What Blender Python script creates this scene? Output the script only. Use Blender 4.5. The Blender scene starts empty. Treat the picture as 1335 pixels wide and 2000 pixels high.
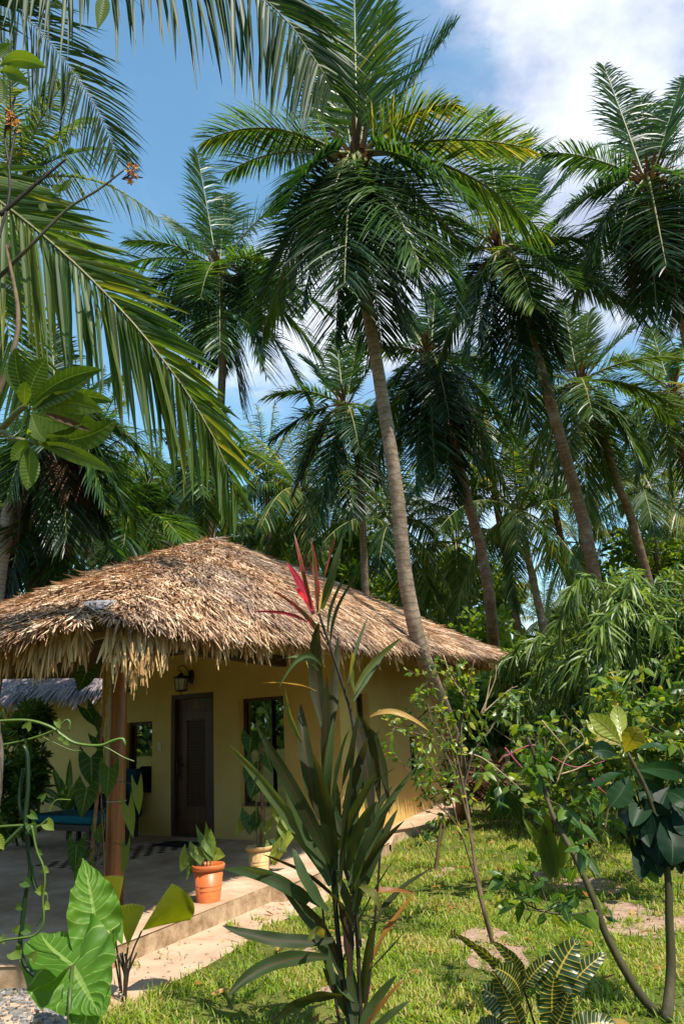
import bpy, math, numpy as np
from mathutils import Vector, Matrix
from math import radians, sin, cos, pi
scene = bpy.context.scene
C = scene.collection
RNG = np.random.default_rng(7)
A = lambda *v: np.array(v, float)

# ------------------------------------------------------------------ camera
F_PX, CX, CY = 1552.0, 667.5, 1000.0
EYE = A(0, 0, 1.66); PITCH = radians(15.0); ROLL = radians(2.857)
fw = A(0, cos(PITCH), sin(PITCH)); u0 = np.cross(A(1, 0, 0), fw)
up = u0 * cos(ROLL) + A(1, 0, 0) * sin(ROLL); rt = np.cross(fw, up)
cd = bpy.data.cameras.new('camera'); cam = bpy.data.objects.new('camera', cd); C.objects.link(cam)
cam.matrix_world = Matrix(((rt[0], up[0], -fw[0], EYE[0]), (rt[1], up[1], -fw[1], EYE[1]), (rt[2], up[2], -fw[2], EYE[2]), (0, 0, 0, 1)))
cd.sensor_fit = 'VERTICAL'; cd.sensor_height = 36; cd.lens = F_PX / 2000 * 36; cd.clip_start = .05; cd.clip_end = 2000
scene.camera = cam
def ray(px, py): return rt * (px - CX) / F_PX - up * (py - CY) / F_PX + fw
def at(px, py, Y): d = ray(px, py); return EYE + d * (Y / d[1])
def gz(px, py, z=0.): d = ray(px, py); return EYE + d * ((z - EYE[2]) / d[2])

# ------------------------------------------------------------------ materials
def newmat(name):
    m = bpy.data.materials.new(name); m.use_nodes = True; nt = m.node_tree; nt.nodes.clear()
    return m, nt, nt.nodes, nt.links
def N(nt, t, **k):
    n = nt.nodes.new(t)
    for a, b in k.items():
        if a in n.inputs: n.inputs[a].default_value = b
        else: setattr(n, a, b)
    return n
def c4(c): return (c[0], c[1], c[2], 1)
def ramp(nt, fac, stops):
    r = N(nt, 'ShaderNodeValToRGB'); e = r.color_ramp.elements
    while len(e) < len(stops): e.new(.5)
    for i, (p, c) in enumerate(stops): e[i].position = p; e[i].color = c4(c)
    nt.links.new(fac, r.inputs[0]); return r.outputs[0]
def mixc(nt, fac, a, b, mode='MIX'):
    m = N(nt, 'ShaderNodeMix', data_type='RGBA', blend_type=mode)
    for s, v in ((0, fac), (6, a), (7, b)):
        if hasattr(v, 'is_linked') or hasattr(v, 'links'): nt.links.new(v, m.inputs[s])
        else: m.inputs[s].default_value = v if s == 0 else c4(v)
    return m.outputs[2]
def math_(nt, op, a, b=None, c=None):
    m = N(nt, 'ShaderNodeMath', operation=op)
    for i, v in enumerate((a, b, c)):
        if v is None: continue
        if hasattr(v, 'links'): nt.links.new(v, m.inputs[i])
        else: m.inputs[i].default_value = v
    return m.outputs[0]
def noise(nt, scale, detail=4, rough=.6, coord='Object', vscale=None):
    tc = N(nt, 'ShaderNodeTexCoord'); src = tc.outputs[coord]
    if vscale is not None:
        mp = N(nt, 'ShaderNodeMapping'); mp.inputs['Scale'].default_value = vscale
        nt.links.new(src, mp.inputs[0]); src = mp.outputs[0]
    n = N(nt, 'ShaderNodeTexNoise', Scale=scale, Detail=detail, Roughness=rough); nt.links.new(src, n.inputs['Vector'])
    return n.outputs[0]
def attr(nt, name): return N(nt, 'ShaderNodeAttribute', attribute_name=name).outputs['Fac']
def finish(nt, col, rough=.6, spec=.5, bump=None, bstr=.3, bdist=.02, trans=0, tcol=None, coat=0, metal=0):
    b = N(nt, 'ShaderNodeBsdfPrincipled'); L = nt.links
    if hasattr(col, 'links'): L.new(col, b.inputs['Base Color'])
    else: b.inputs['Base Color'].default_value = c4(col)
    if hasattr(rough, 'links'): L.new(rough, b.inputs['Roughness'])
    else: b.inputs['Roughness'].default_value = rough
    b.inputs['Specular IOR Level'].default_value = spec; b.inputs['Metallic'].default_value = metal
    b.inputs['Coat Weight'].default_value = coat
    if bump is not None:
        bp = N(nt, 'ShaderNodeBump', Strength=bstr, Distance=bdist); L.new(bump, bp.inputs['Height']); L.new(bp.outputs[0], b.inputs['Normal'])
    out = N(nt, 'ShaderNodeOutputMaterial')
    if trans:
        t = N(nt, 'ShaderNodeBsdfTranslucent'); L.new(tcol, t.inputs[0])
        mx = N(nt, 'ShaderNodeMixShader'); mx.inputs[0].default_value = trans
        L.new(b.outputs[0], mx.inputs[1]); L.new(t.outputs[0], mx.inputs[2]); L.new(mx.outputs[0], out.inputs[0])
    else: L.new(b.outputs[0], out.inputs[0])
def leafmat(name, stops, rough=.38, spec=.5, trans=.35, glow=1.8, vein=0, vcol=(.2, .25, .06), midrib=True, blotch=None, vk=1.2, vw=.12, gtint=(1.15, 1.0, .35)):
    m, nt, nd, L = newmat(name)
    col = ramp(nt, attr(nt, 'tone'), stops)
    col = mixc(nt, math_(nt, 'MULTIPLY', noise(nt, 9, 3), .35), col, tuple(x * .55 for x in stops[0][1]))
    uv = N(nt, 'ShaderNodeUVMap'); uv.uv_map = 'UVMap'; sp = N(nt, 'ShaderNodeSeparateXYZ'); L.new(uv.outputs[0], sp.inputs[0])
    au = math_(nt, 'ABSOLUTE', math_(nt, 'SUBTRACT', math_(nt, 'MULTIPLY', sp.outputs[0], 2.), 1.)); v = sp.outputs[1]
    bump = None
    if blotch is not None:
        k = ramp(nt, math_(nt, 'ADD', math_(nt, 'MULTIPLY', au, .5), math_(nt, 'MULTIPLY', noise(nt, 30, 3), .8)), [(blotch[1], (0, 0, 0)), (blotch[1] + .08, (1, 1, 1))])
        col = mixc(nt, k, col, blotch[0])
    if vein:
        fr = math_(nt, 'FRACT', math_(nt, 'SUBTRACT', math_(nt, 'MULTIPLY', v, float(vein)), math_(nt, 'MULTIPLY', au, vk)))
        tri = math_(nt, 'ABSOLUTE', math_(nt, 'SUBTRACT', fr, .5)); bump = tri
        line = math_(nt, 'GREATER_THAN', tri, .5 - vw / 2)
        col = mixc(nt, line, col, vcol)
    if midrib:
        col = mixc(nt, math_(nt, 'LESS_THAN', au, .05 if not vein else .06), col, vcol)
    tc = mixc(nt, 1.0, col, tuple(glow * g for g in gtint), 'MULTIPLY')
    finish(nt, col, rough, spec, bump, .35, .01, trans, tc)
    return m

M = {}
M['frond'] = leafmat('palm_leaf', [(0, (.005, .018, .007)), (.42, (.018, .056, .011)), (.8, (.075, .14, .014)), (1, (.30, .25, .05))], .38, .45, .34, 3.0, midrib=False)  # low stops darkened to put frond underside shade into the colour
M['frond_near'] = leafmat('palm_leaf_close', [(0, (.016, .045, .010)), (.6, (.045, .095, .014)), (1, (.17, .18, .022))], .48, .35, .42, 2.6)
M['frond_shade'] = leafmat('palm_leaf_shade', [(0, (.010, .030, .008)), (.6, (.022, .06, .010)), (1, (.12, .13, .02))], .5, .25, .3, 2.4)  # darker copy of the close leaf; silhouette shade is put into the colour
M['frond_far'] = leafmat('palm_leaf_sunny', [(0, (.025, .06, .014)), (.6, (.07, .13, .02)), (1, (.25, .22, .06))], .42, .5, .35, 2.2, midrib=False)  # lighter copy of the palm leaf, with sunlight put into the colour
M['dead'] = leafmat('dry_palm_leaf', [(0, (.05, .028, .016)), (1, (.16, .09, .045))], .8, .2, .15, 1.3, midrib=False, gtint=(1, .8, .5))
M['cord'] = leafmat('cordyline_leaf', [(0, (.03, .022, .012)), (.35, (.03, .052, .014)), (.75, (.05, .10, .035)), (1, (.14, .15, .03))], .55, .22, .45, 2.3, vein=0, vcol=(.10, .03, .02), gtint=(1.2, .9, .3))
M['cord_red'] = leafmat('cordyline_red_leaf', [(0, (.22, .012, .02)), (1, (.5, .03, .06))], .35, .5, .4, 1.6, vcol=(.6, .08, .12), gtint=(1.2, .5, .5))
M['cord_rededge'] = leafmat('cordyline_red_edged_leaf', [(0, (.03, .05, .012)), (1, (.06, .08, .015))], .33, .5, .35, 2, vcol=(.1, .12, .03), blotch=((.36, .02, .035), .62), gtint=(1.2, .8, .4))
M['cord_dry'] = leafmat('cordyline_dry_leaf', [(0, (.2, .07, .02)), (.6, (.38, .17, .035)), (1, (.42, .3, .08))], .5, .3, .3, 1.4, vcol=(.3, .2, .05), gtint=(1.1, .8, .4))
M['taro'] = leafmat('elephant_ear_leaf', [(0, (.05, .14, .015)), (1, (.12, .25, .025))], .5, .28, .5, 2.0, vein=7, vcol=(.22, .33, .08), vk=2.0, vw=.06)
M['fan'] = leafmat('fan_palm_leaf', [(0, (.05, .11, .01)), (.5, (.2, .29, .03)), (1, (.42, .45, .06))], .55, .25, .5, 1.6, midrib=False)
M['heart'] = leafmat('philodendron_leaf', [(0, (.016, .055, .01)), (.6, (.06, .13, .015)), (1, (.24, .30, .04))], .5, .3, .45, 1.9, vein=6, vcol=(.13, .19, .05), vk=1.6, vw=.06)
M['frangi'] = leafmat('frangipani_leaf', [(0, (.022, .05, .008)), (1, (.07, .115, .012))], .5, .25, .55, 2.6, vcol=(.10, .14, .025), vein=14, vw=.04, vk=.8)
M['croton'] = leafmat('croton_veined_leaf', [(0, (.014, .035, .012)), (1, (.03, .06, .016))], .33, .5, .25, 1.8, vein=15, vcol=(.40, .31, .045), vk=1.0, vw=.15)
M['croton_top'] = leafmat('croton_yellow_leaf', [(0, (.25, .17, .012)), (.5, (.2, .26, .03)), (1, (.3, .36, .05))], .36, .5, .4, 1.7, vein=8, vcol=(.12, .1, .02), vw=.06)
M['croton_dark'] = leafmat('croton_dark_leaf', [(0, (.006, .018, .009)), (1, (.016, .05, .012))], .45, .1, .15, 1.8, vcol=(.03, .06, .025), vein=0)
M['croton_edge'] = leafmat('croton_yellow_edged_leaf', [(0, (.01, .022, .012)), (1, (.015, .03, .015))], .3, .5, .15, 1.8, blotch=((.35, .27, .03), .78), vcol=(.04, .05, .02))
M['bushleaf'] = leafmat('shrub_leaf', [(0, (.014, .05, .008)), (.5, (.06, .14, .014)), (.85, (.20, .27, .025)), (1, (.45, .38, .04))], .38, .5, .4, 2.1)
M['thicket'] = leafmat('thicket_leaf', [(0, (.015, .045, .008)), (.45, (.06, .125, .014)), (.8, (.19, .26, .025)), (1, (.4, .38, .05))], .45, .4, .5, 2.4, midrib=False)
M['lance'] = leafmat('lance_leaf', [(0, (.012, .040, .008)), (.5, (.06, .13, .014)), (1, (.22, .30, .035))], .42, .5, .4, 2.2)
M['grassblade'] = leafmat('grass_blade', [(0, (.07, .13, .012)), (.5, (.19, .31, .02)), (.85, (.36, .42, .05)), (1, (.5, .4, .16))], .55, .3, .45, 1.5, midrib=False, gtint=(1.1, 1, .4))
M['vinestem'] = leafmat('vine_green', [(0, (.010, .032, .008)), (1, (.13, .2, .03))], .45, .4, .2, 1.6, midrib=False)
M['petal'] = leafmat('frangipani_petal', [(0, (.5, .16, .05)), (1, (.7, .4, .12))], .5, .3, .4, 1.2, midrib=False, gtint=(1, .8, .6))
M['pinktwig'] = leafmat('flower_twig', [(0, (.3, .04, .1)), (1, (.42, .1, .14))], .5, .3, .1, 1, midrib=False)

def thatchmat(name, stops, grey=(.2, .17, .16)):
    m, nt, nd, L = newmat(name)
    col = ramp(nt, attr(nt, 'tone'), stops)
    g = ramp(nt, noise(nt, .9, 4, .6), [(.48, (0, 0, 0)), (.68, (1, 1, 1))])
    col = mixc(nt, math_(nt, 'MULTIPLY', g, .6), col, grey)
    tc = mixc(nt, 1.0, col, (1.2, .9, .5), 'MULTIPLY')
    finish(nt, col, .75, .25, None, .3, .02, .14, tc)
    return m
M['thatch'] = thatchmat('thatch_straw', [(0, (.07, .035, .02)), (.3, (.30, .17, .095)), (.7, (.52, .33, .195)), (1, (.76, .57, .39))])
M['fringe'] = thatchmat('thatch_fringe', [(0, (.18, .085, .03)), (.4, (.40, .22, .08)), (1, (.62, .42, .2))], (.3, .2, .1))
M['thatch_grey'] = thatchmat('thatch_grey', [(0, (.12, .09, .09)), (1, (.42, .35, .36))], (.3, .26, .28))
def simple(name, c1, c2, scale, rough=.8, spec=.3, bs=.3, bd=.01, vs=None, detail=6, **k):
    m, nt, nd, L = newmat(name); n = noise(nt, scale, detail, .65, 'Object', vs)
    finish(nt, ramp(nt, n, [(.3, c1), (.7, c2)]), rough, spec, n, bs, bd, **k); return m
def wallmat(name):
    m, nt, nd, L = newmat(name)
    n1 = noise(nt, 1.3, 5); n2 = noise(nt, 60, 3)
    col = ramp(nt, n1, [(.3, (.53, .335, .095)), (.7, (.61, .405, .135))])
    tc = N(nt, 'ShaderNodeTexCoord'); sp = N(nt, 'ShaderNodeSeparateXYZ'); L.new(tc.outputs['Object'], sp.inputs[0])
    st = math_(nt, 'SUBTRACT', 1.0, math_(nt, 'MULTIPLY', sp.outputs[2], 2.6))
    st = math_(nt, 'MULTIPLY', st, ramp(nt, noise(nt, 5, 6), [(.35, (0, 0, 0)), (.75, (1, 1, 1))]))
    cl = N(nt, 'ShaderNodeClamp'); L.new(st, cl.inputs[0])
    col = mixc(nt, math_(nt, 'MULTIPLY', cl.outputs[0], .7), col, (.3, .17, .08))
    rn = ramp(nt, noise(nt, 3.5, 4, .6, 'Object', (1, 1, .12)), [(.56, (0, 0, 0)), (.8, (1, 1, 1))])
    col = mixc(nt, math_(nt, 'MULTIPLY', rn, .16), col, (.33, .22, .1))
    finish(nt, col, .85, .25, n2, .35, .006); return m
M['wall'] = wallmat('ochre_render')
def woodmat(name, c1, c2, rough=.4, vs=(14, 14, .8), coat=.2):
    m, nt, nd, L = newmat(name); n = noise(nt, 2.2, 6, .65, 'Object', vs)
    finish(nt, ramp(nt, n, [(.3, c1), (.68, c2)]), rough, .5, n, .25, .004, coat=coat); return m
M['postwood'] = woodmat('varnished_post', (.12, .034, .012), (.32, .11, .035), .38)
M['doorwood'] = woodmat('dark_door_wood', (.03, .012, .006), (.10, .04, .018), .28, coat=.4)
M['framewood'] = woodmat('dark_frame_wood', (.025, .011, .006), (.07, .03, .014), .6, coat=0)
M['beamwood'] = woodmat('roof_beam_wood', (.03, .016, .009), (.09, .05, .026), .7, coat=0)
M['rafter'] = woodmat('raw_lath', (.3, .19, .1), (.45, .31, .18), .7, coat=0)
def concmat():
    m, nt, nd, L = newmat('porch_concrete')
    n1 = noise(nt, 1.6, 7, .7); n2 = noise(nt, 40, 4)
    col = ramp(nt, n1, [(.3, (.26, .15, .085)), (.52, (.42, .28, .18)), (.72, (.58, .43, .31))])
    geo = N(nt, 'ShaderNodeNewGeometry'); sp = N(nt, 'ShaderNodeSeparateXYZ'); L.new(geo.outputs['Normal'], sp.inputs[0])
    side = math_(nt, 'LESS_THAN', sp.outputs[2], .5)
    side_col = ramp(nt, noise(nt, 7, 6, .7), [(.35, (.2, .12, .06)), (.62, (.44, .31, .19))])
    col = mixc(nt, side, col, side_col)  # upright faces get a darker brown mottle than the top
    finish(nt, col, .8, .25, n2, .4, .006); return m
M['concrete'] = concmat()
M['tile_dark'] = simple('dark_tile', (.006, .006, .008), (.016, .016, .018), 20, .5, .2)
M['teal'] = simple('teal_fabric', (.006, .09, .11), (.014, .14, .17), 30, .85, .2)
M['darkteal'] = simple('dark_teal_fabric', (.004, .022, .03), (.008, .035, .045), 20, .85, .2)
M['terracotta'] = simple('terracotta_plastic', (.42, .085, .02), (.66, .18, .05), 4, .42, .4, .05)
M['beigepot'] = simple('beige_clay', (.46, .28, .11), (.6, .4, .18), 5, .6, .3, .05)
M['potsoil'] = simple('pot_soil', (.02, .013, .01), (.06, .04, .025), 40, .95, .1, .8, .02)
M['iron'] = simple('black_iron', (.006, .006, .006), (.014, .014, .014), 30, .45, .5)
M['lampglass'] = simple('frosted_lamp_glass', (.35, .34, .28), (.42, .41, .34), 10, .3, .5, .02)
M['plate'] = simple('cream_plastic', (.5, .43, .3), (.56, .48, .34), 5, .4, .4, .02)
M['rubber'] = simple('dark_mat', (.008, .008, .01), (.018, .018, .02), 60, .9, .1)
M['stem'] = simple('woody_stem', (.05, .032, .018), (.16, .11, .06), 14, .8, .2, .6, .01, (1, 1, .4))
M['greystem'] = simple('grey_bark', (.045, .03, .02), (.26, .2, .15), 7, .85, .2, .8, .02)
M['greenstem'] = simple('green_brown_stem', (.06, .06, .02), (.16, .15, .05), 10, .6, .3, .4, .01, (1, 1, .3))
M['darkgreen'] = simple('dark_green_bark', (.022, .022, .010), (.085, .07, .03), 10, .7, .3, .5, .01, (1, 1, .3))
M['paletwig'] = simple('pale_twig', (.22, .15, .09), (.42, .32, .2), 14, .8, .2, .3)
M['darkstem'] = simple('dark_stem', (.012, .008, .006), (.035, .022, .014), 12, .6, .3, .4, .01)
M['vinewood'] = simple('vine_wood', (.13, .07, .025), (.3, .17, .07), 10, .7, .3, .5, .01)
M['dry'] = simple('dry_coir', (.09, .05, .03), (.26, .16, .09), 20, .9, .1, .8, .02)
M['gravel'] = simple('grey_stone', (.10, .095, .09), (.3, .28, .26), 12, .85, .2, .3, .01)
M['metal'] = simple('grey_flashing', (.14, .13, .14), (.24, .23, .24), 6, .45, .5, .1)
M['coconut'] = simple('coconut_husk', (.12, .07, .02), (.2, .16, .04), 8, .55, .3, .3)
M['sandy'] = simple('sandy_soil', (.34, .22, .145), (.5, .36, .25), 3.2, .95, .1, .7, .03, None, 10)
M['soil'] = simple('pale_soil', (.22, .13, .085), (.42, .29, .21), 9, .95, .1, 1, .04, None, 8)
M['rachis'] = simple('palm_midrib', (.07, .08, .02), (.2, .19, .06), 3, .5, .4, .1)
M['rachis_near'] = simple('close_palm_midrib', (.05, .045, .015), (.16, .15, .05), 6, .45, .4, .1)
def trunkmat(name, c1, c2, rings=11):
    m, nt, nd, L = newmat(name)
    uv = N(nt, 'ShaderNodeUVMap'); uv.uv_map = 'UVMap'; sp = N(nt, 'ShaderNodeSeparateXYZ'); L.new(uv.outputs[0], sp.inputs[0])
    v = math_(nt, 'ADD', math_(nt, 'MULTIPLY', sp.outputs[1], float(rings)), math_(nt, 'MULTIPLY', noise(nt, 2.5, 3), 2.2))
    fr = math_(nt, 'FRACT', v); ring = ramp(nt, fr, [(0, (0, 0, 0)), (.14, (1, 1, 1)), (.9, (.75, .75, .75)), (1, (.1, .1, .1))])
    n = noise(nt, 6, 7, .7); col = ramp(nt, n, [(.3, c1), (.68, c2)])
    col = mixc(nt, 1.0, col, mixc(nt, .6, (1, 1, 1), ring), 'MULTIPLY')
    bl = ramp(nt, noise(nt, 1.4, 5), [(.55, (0, 0, 0)), (.66, (1, 1, 1))]); col = mixc(nt, math_(nt, 'MULTIPLY', bl, .35), col, (.34, .31, .27))
    finish(nt, col, .85, .25, math_(nt, 'ADD', ring if False else fr, n), .6, .03); return m
M['trunk'] = trunkmat('palm_bark', (.13, .085, .055), (.33, .24, .17))
M['trunk_dark'] = trunkmat('palm_bark_brown', (.08, .042, .024), (.23, .135, .08))
M['trunk_pale'] = trunkmat('palm_bark_pale', (.22, .17, .14), (.42, .35, .3))
def paneMat():
    m, nt, nd, L = newmat('window_glass')
    g = N(nt, 'ShaderNodeBsdfGlossy', Roughness=.01); g.inputs[0].default_value = (.9, .95, .95, 1)
    t = N(nt, 'ShaderNodeBsdfTransparent'); t.inputs[0].default_value = (.75, .85, .85, 1)
    fr = N(nt, 'ShaderNodeFresnel', IOR=1.5); f = math_(nt, 'ADD', fr.outputs[0], .12)
    mx = N(nt, 'ShaderNodeMixShader'); L.new(f, mx.inputs[0]); L.new(t.outputs[0], mx.inputs[1]); L.new(g.outputs[0], mx.inputs[2])
    o = N(nt, 'ShaderNodeOutputMaterial'); L.new(mx.outputs[0], o.inputs[0]); return m
M['pane'] = paneMat()
def doorMat2():
    m, nt, nd, L = newmat('weathered_door_wood'); n = noise(nt, 2.2, 6, .65, 'Object', (14, 14, .8))
    col = ramp(nt, n, [(.3, (.04, .015, .007)), (.68, (.13, .05, .02))])
    k = ramp(nt, noise(nt, 3.5, 5), [(.55, (0, 0, 0)), (.68, (1, 1, 1))])
    tc = N(nt, 'ShaderNodeTexCoord'); sp = N(nt, 'ShaderNodeSeparateXYZ'); L.new(tc.outputs['Object'], sp.inputs[0])
    h = N(nt, 'ShaderNodeMapRange'); h.inputs[1].default_value = 1.6; h.inputs[2].default_value = 2.1; L.new(sp.outputs[2], h.inputs[0])
    col = mixc(nt, math_(nt, 'MULTIPLY', math_(nt, 'MULTIPLY', k, h.outputs[0]), .6), col, (.03, .09, .07))
    finish(nt, col, .5, .3, n, .2, .004, coat=.08); return m
M['door'] = doorMat2()
def groundMat():
    m, nt, nd, L = newmat('garden_ground')
    n = noise(nt, .35, 8, .65); n2 = noise(nt, 14, 6)
    col = ramp(nt, n, [(.35, (.07, .085, .015)), (.55, (.13, .13, .03)), (.72, (.24, .17, .08))])
    col = mixc(nt, math_(nt, 'MULTIPLY', n2, .5), col, (.05, .06, .015))
    finish(nt, col, .95, .1, n2, .8, .04); return m
M['ground'] = groundMat()

# ------------------------------------------------------------------ mesh builder (quads only, numpy)
class G:
    def __init__(s): s.V = []; s.Q = []; s.T = []; s.U = []; s.MI = []; s.n = 0
    def add(s, V, Q, tone=.5, uv=None, mi=0):
        V = np.asarray(V, float).reshape(-1, 3); Q = np.asarray(Q, int).reshape(-1, 4)
        s.V.append(V); s.Q.append(Q + s.n); s.n += len(V)
        s.T.append(np.broadcast_to(np.asarray(tone, float), (len(V),)))
        s.U.append(np.full((len(V), 2), .5) if uv is None else np.asarray(uv, float).reshape(-1, 2))
        s.MI.append(np.full(len(Q), mi)); return s
    def mesh(s, name, mats, smooth=True, origin=None):
        me = bpy.data.meshes.new(name)
        V = np.concatenate(s.V); Q = np.concatenate(s.Q)
        if origin is not None: V = V - np.asarray(origin)
        me.vertices.add(len(V)); me.vertices.foreach_set('co', V.ravel())
        me.loops.add(len(Q) * 4); me.loops.foreach_set('vertex_index', Q.ravel().astype(np.int32))
        me.polygons.add(len(Q)); me.polygons.foreach_set('loop_start', np.arange(0, len(Q) * 4, 4, dtype=np.int32))
        me.polygons.foreach_set('material_index', np.concatenate(s.MI).astype(np.int32))
        me.polygons.foreach_set('use_smooth', np.full(len(Q), smooth))
        uv = me.uv_layers.new(name='UVMap'); uv.data.foreach_set('uv', np.concatenate(s.U)[Q.ravel()].ravel())
        at_ = me.attributes.new('tone', 'FLOAT', 'POINT'); at_.data.foreach_set('value', np.concatenate(s.T))
        for m in (mats if isinstance(mats, (list, tuple)) else [mats]): me.materials.append(m)
        me.update(calc_edges=True); me.validate(); return me
    def build(s, name, mats, parent=None, smooth=True, bevel=0, label=None):
        top = parent
        org = None
        while top is not None and top.parent is not None: top = top.parent
        if top is not None: org = np.array(top.location)
        o = bpy.data.objects.new(name, s.mesh(name, mats, smooth, org)); C.objects.link(o)
        if parent is not None: o.parent = parent
        if bevel:
            b = o.modifiers.new('bevel', 'BEVEL'); b.width = bevel; b.segments = 2; b.limit_method = 'ANGLE'
        if label: o['label'] = label
        return o
def tag(o, label=None, cat=None, group=None, kind=None):
    if label: o['label'] = label
    if cat: o['category'] = cat
    if group: o['group'] = group
    if kind: o['kind'] = kind
    return o
def thing(name, label, cat, loc, group=None):
    o = bpy.data.objects.new(name, None); o.empty_display_size = .2; C.objects.link(o); o.location = tuple(loc)
    return tag(o, label, cat, group)
def nrm(v): return v / np.maximum(np.linalg.norm(v, axis=-1, keepdims=True), 1e-9)
def curve(pts, n):
    """Catmull-Rom through pts, resampled by arc length to n points."""
    P = np.asarray(pts, float)
    if len(P) == 2: return P[0] + (P[1] - P[0]) * np.linspace(0, 1, n)[:, None]
    Q = np.vstack([2 * P[0] - P[1], P, 2 * P[-1] - P[-2]]); out = []
    for i in range(len(P) - 1):
        t = np.linspace(0, 1, 16, endpoint=False)[:, None]; a, b, c, d = Q[i:i + 4]
        out.append(.5 * (2 * b + (c - a) * t + (2 * a - 5 * b + 4 * c - d) * t ** 2 + (3 * b - a - 3 * c + d) * t ** 3))
    out = np.vstack(out + [P[-1:]]); L = np.r_[0, np.cumsum(np.linalg.norm(np.diff(out, axis=0), axis=1))]
    s = np.linspace(0, L[-1], n); return np.stack([np.interp(s, L, out[:, k]) for k in range(3)], 1)
def bez(a, c, b, n):
    t = np.linspace(0, 1, n)[:, None]; a, c, b = map(np.asarray, (a, c, b)); return (1 - t) ** 2 * a + 2 * t * (1 - t) * c + t * t * b
def tube(g, path, r, ns=8, mi=0, tone=.5, cap=True):
    P = np.asarray(path, float); n = len(P); r = np.broadcast_to(np.asarray(r, float), (n,)) if np.ndim(r) else np.full(n, float(r))
    T = nrm(np.gradient(P, axis=0)); ref = A(0, 0, 1) if abs(T[0, 2]) < .9 else A(1, 0, 0)
    S = []; s = nrm(np.cross(T[0], ref))
    for t in T: s = nrm(s - t * (s @ t)); S.append(s)
    S = np.array(S); B = np.cross(T, S)
    if cap:
        P = np.vstack([P[:1], P, P[-1:]]); r = np.r_[1e-4, r, 1e-4]; S = np.vstack([S[:1], S, S[-1:]]); B = np.vstack([B[:1], B, B[-1:]]); n += 2
    a = np.linspace(0, 2 * pi, ns + 1); ca, sa = np.cos(a), np.sin(a)
    V = P[:, None] + r[:, None, None] * (S[:, None] * ca[None, :, None] + B[:, None] * sa[None, :, None])
    L = np.r_[0, np.cumsum(np.linalg.norm(np.diff(P, axis=0), axis=1))]
    uv = np.stack(np.broadcast_arrays(a[None] / 2 / pi, L[:, None]), -1)
    i, j = np.meshgrid(np.arange(n - 1), np.arange(ns), indexing='ij'); k = i * (ns + 1) + j
    g.add(V, np.stack([k, k + 1, k + ns + 2, k + ns + 1], -1), tone, uv, mi); return g
def lathe(g, prof, center, ns=28, mi=0, tone=.5):
    pr = np.asarray(prof, float); a = np.linspace(0, 2 * pi, ns + 1); n = len(pr)
    V = np.stack([pr[:, :1] * np.cos(a), pr[:, :1] * np.sin(a), np.broadcast_to(pr[:, 1:], (n, ns + 1))], -1) + np.asarray(center)
    i, j = np.meshgrid(np.arange(n - 1), np.arange(ns), indexing='ij'); k = i * (ns + 1) + j
    g.add(V, np.stack([k, k + 1, k + ns + 2, k + ns + 1], -1), tone, None, mi); return g
BQ = [(0, 3, 2, 1), (4, 5, 6, 7), (0, 1, 5, 4), (1, 2, 6, 5), (2, 3, 7, 6), (3, 0, 4, 7)]
def hexa(g, b, t, mi=0): g.add(np.vstack([b, t]), BQ, .5, None, mi); return g
def obox(g, o, ax, ay, az, mi=0):
    """box from corner o along the three edge vectors"""
    o, ax, ay, az = (np.asarray(v, float) for v in (o, ax, ay, az)); b = np.array([o, o + ax, o + ax + ay, o + ay]); return hexa(g, b, b + az, mi)
PROF = {'leaflet': (np.array([0, .12, .45, .75, 1]), np.array([.35, .9, 1, .7, .04])),
        'leaf': (np.array([0, .3, .65, 1]), np.array([.12, .95, .8, .04])),
        'blade': (np.array([0, .5, 1]), np.array([.8, .9, .08])),
        'straw': (np.array([0, .4, .8, 1]), np.array([.7, 1, .9, .25]))}
def strips(g, P, D, W, L, hw, bend=None, kind='leaf', tone=.5, mi=0, fold=0):
    s, pf = PROF[kind]; n, k = len(P), len(s); L = np.broadcast_to(L, (n,)); hw = np.broadcast_to(hw, (n,))
    D = nrm(D); W = nrm(W - D * np.sum(W * D, 1, keepdims=True))
    pos = P[:, None] + D[:, None] * (L[:, None] * s)[..., None]
    if bend is not None: pos = pos + np.asarray(bend)[:, None] * (s ** 2)[None, :, None] * L[:, None, None]
    off = W[:, None] * (hw[:, None] * pf)[..., None]
    if fold:
        Nn = np.cross(D, W)[:, None] * (hw[:, None] * pf * fold)[..., None]
        V = np.stack([pos - off + Nn, pos, pos + off + Nn], 2); m = 3
    else: V = np.stack([pos - off, pos + off], 2); m = 2
    uv = np.stack(np.broadcast_arrays(np.linspace(0, 1, m)[None, None, :], s[None, :, None], ), -1); uv = np.broadcast_to(uv, (n, k, m, 2))
    b = (np.arange(n) * k * m)[:, None, None] + (np.arange(k - 1) * m)[None, :, None] + np.arange(m - 1)[None, None, :]
    Q = np.stack([b, b + 1, b + m + 1, b + m], -1)
    g.add(V, Q, np.repeat(np.broadcast_to(tone, (n,)), k * m), uv, mi); return g
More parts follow.
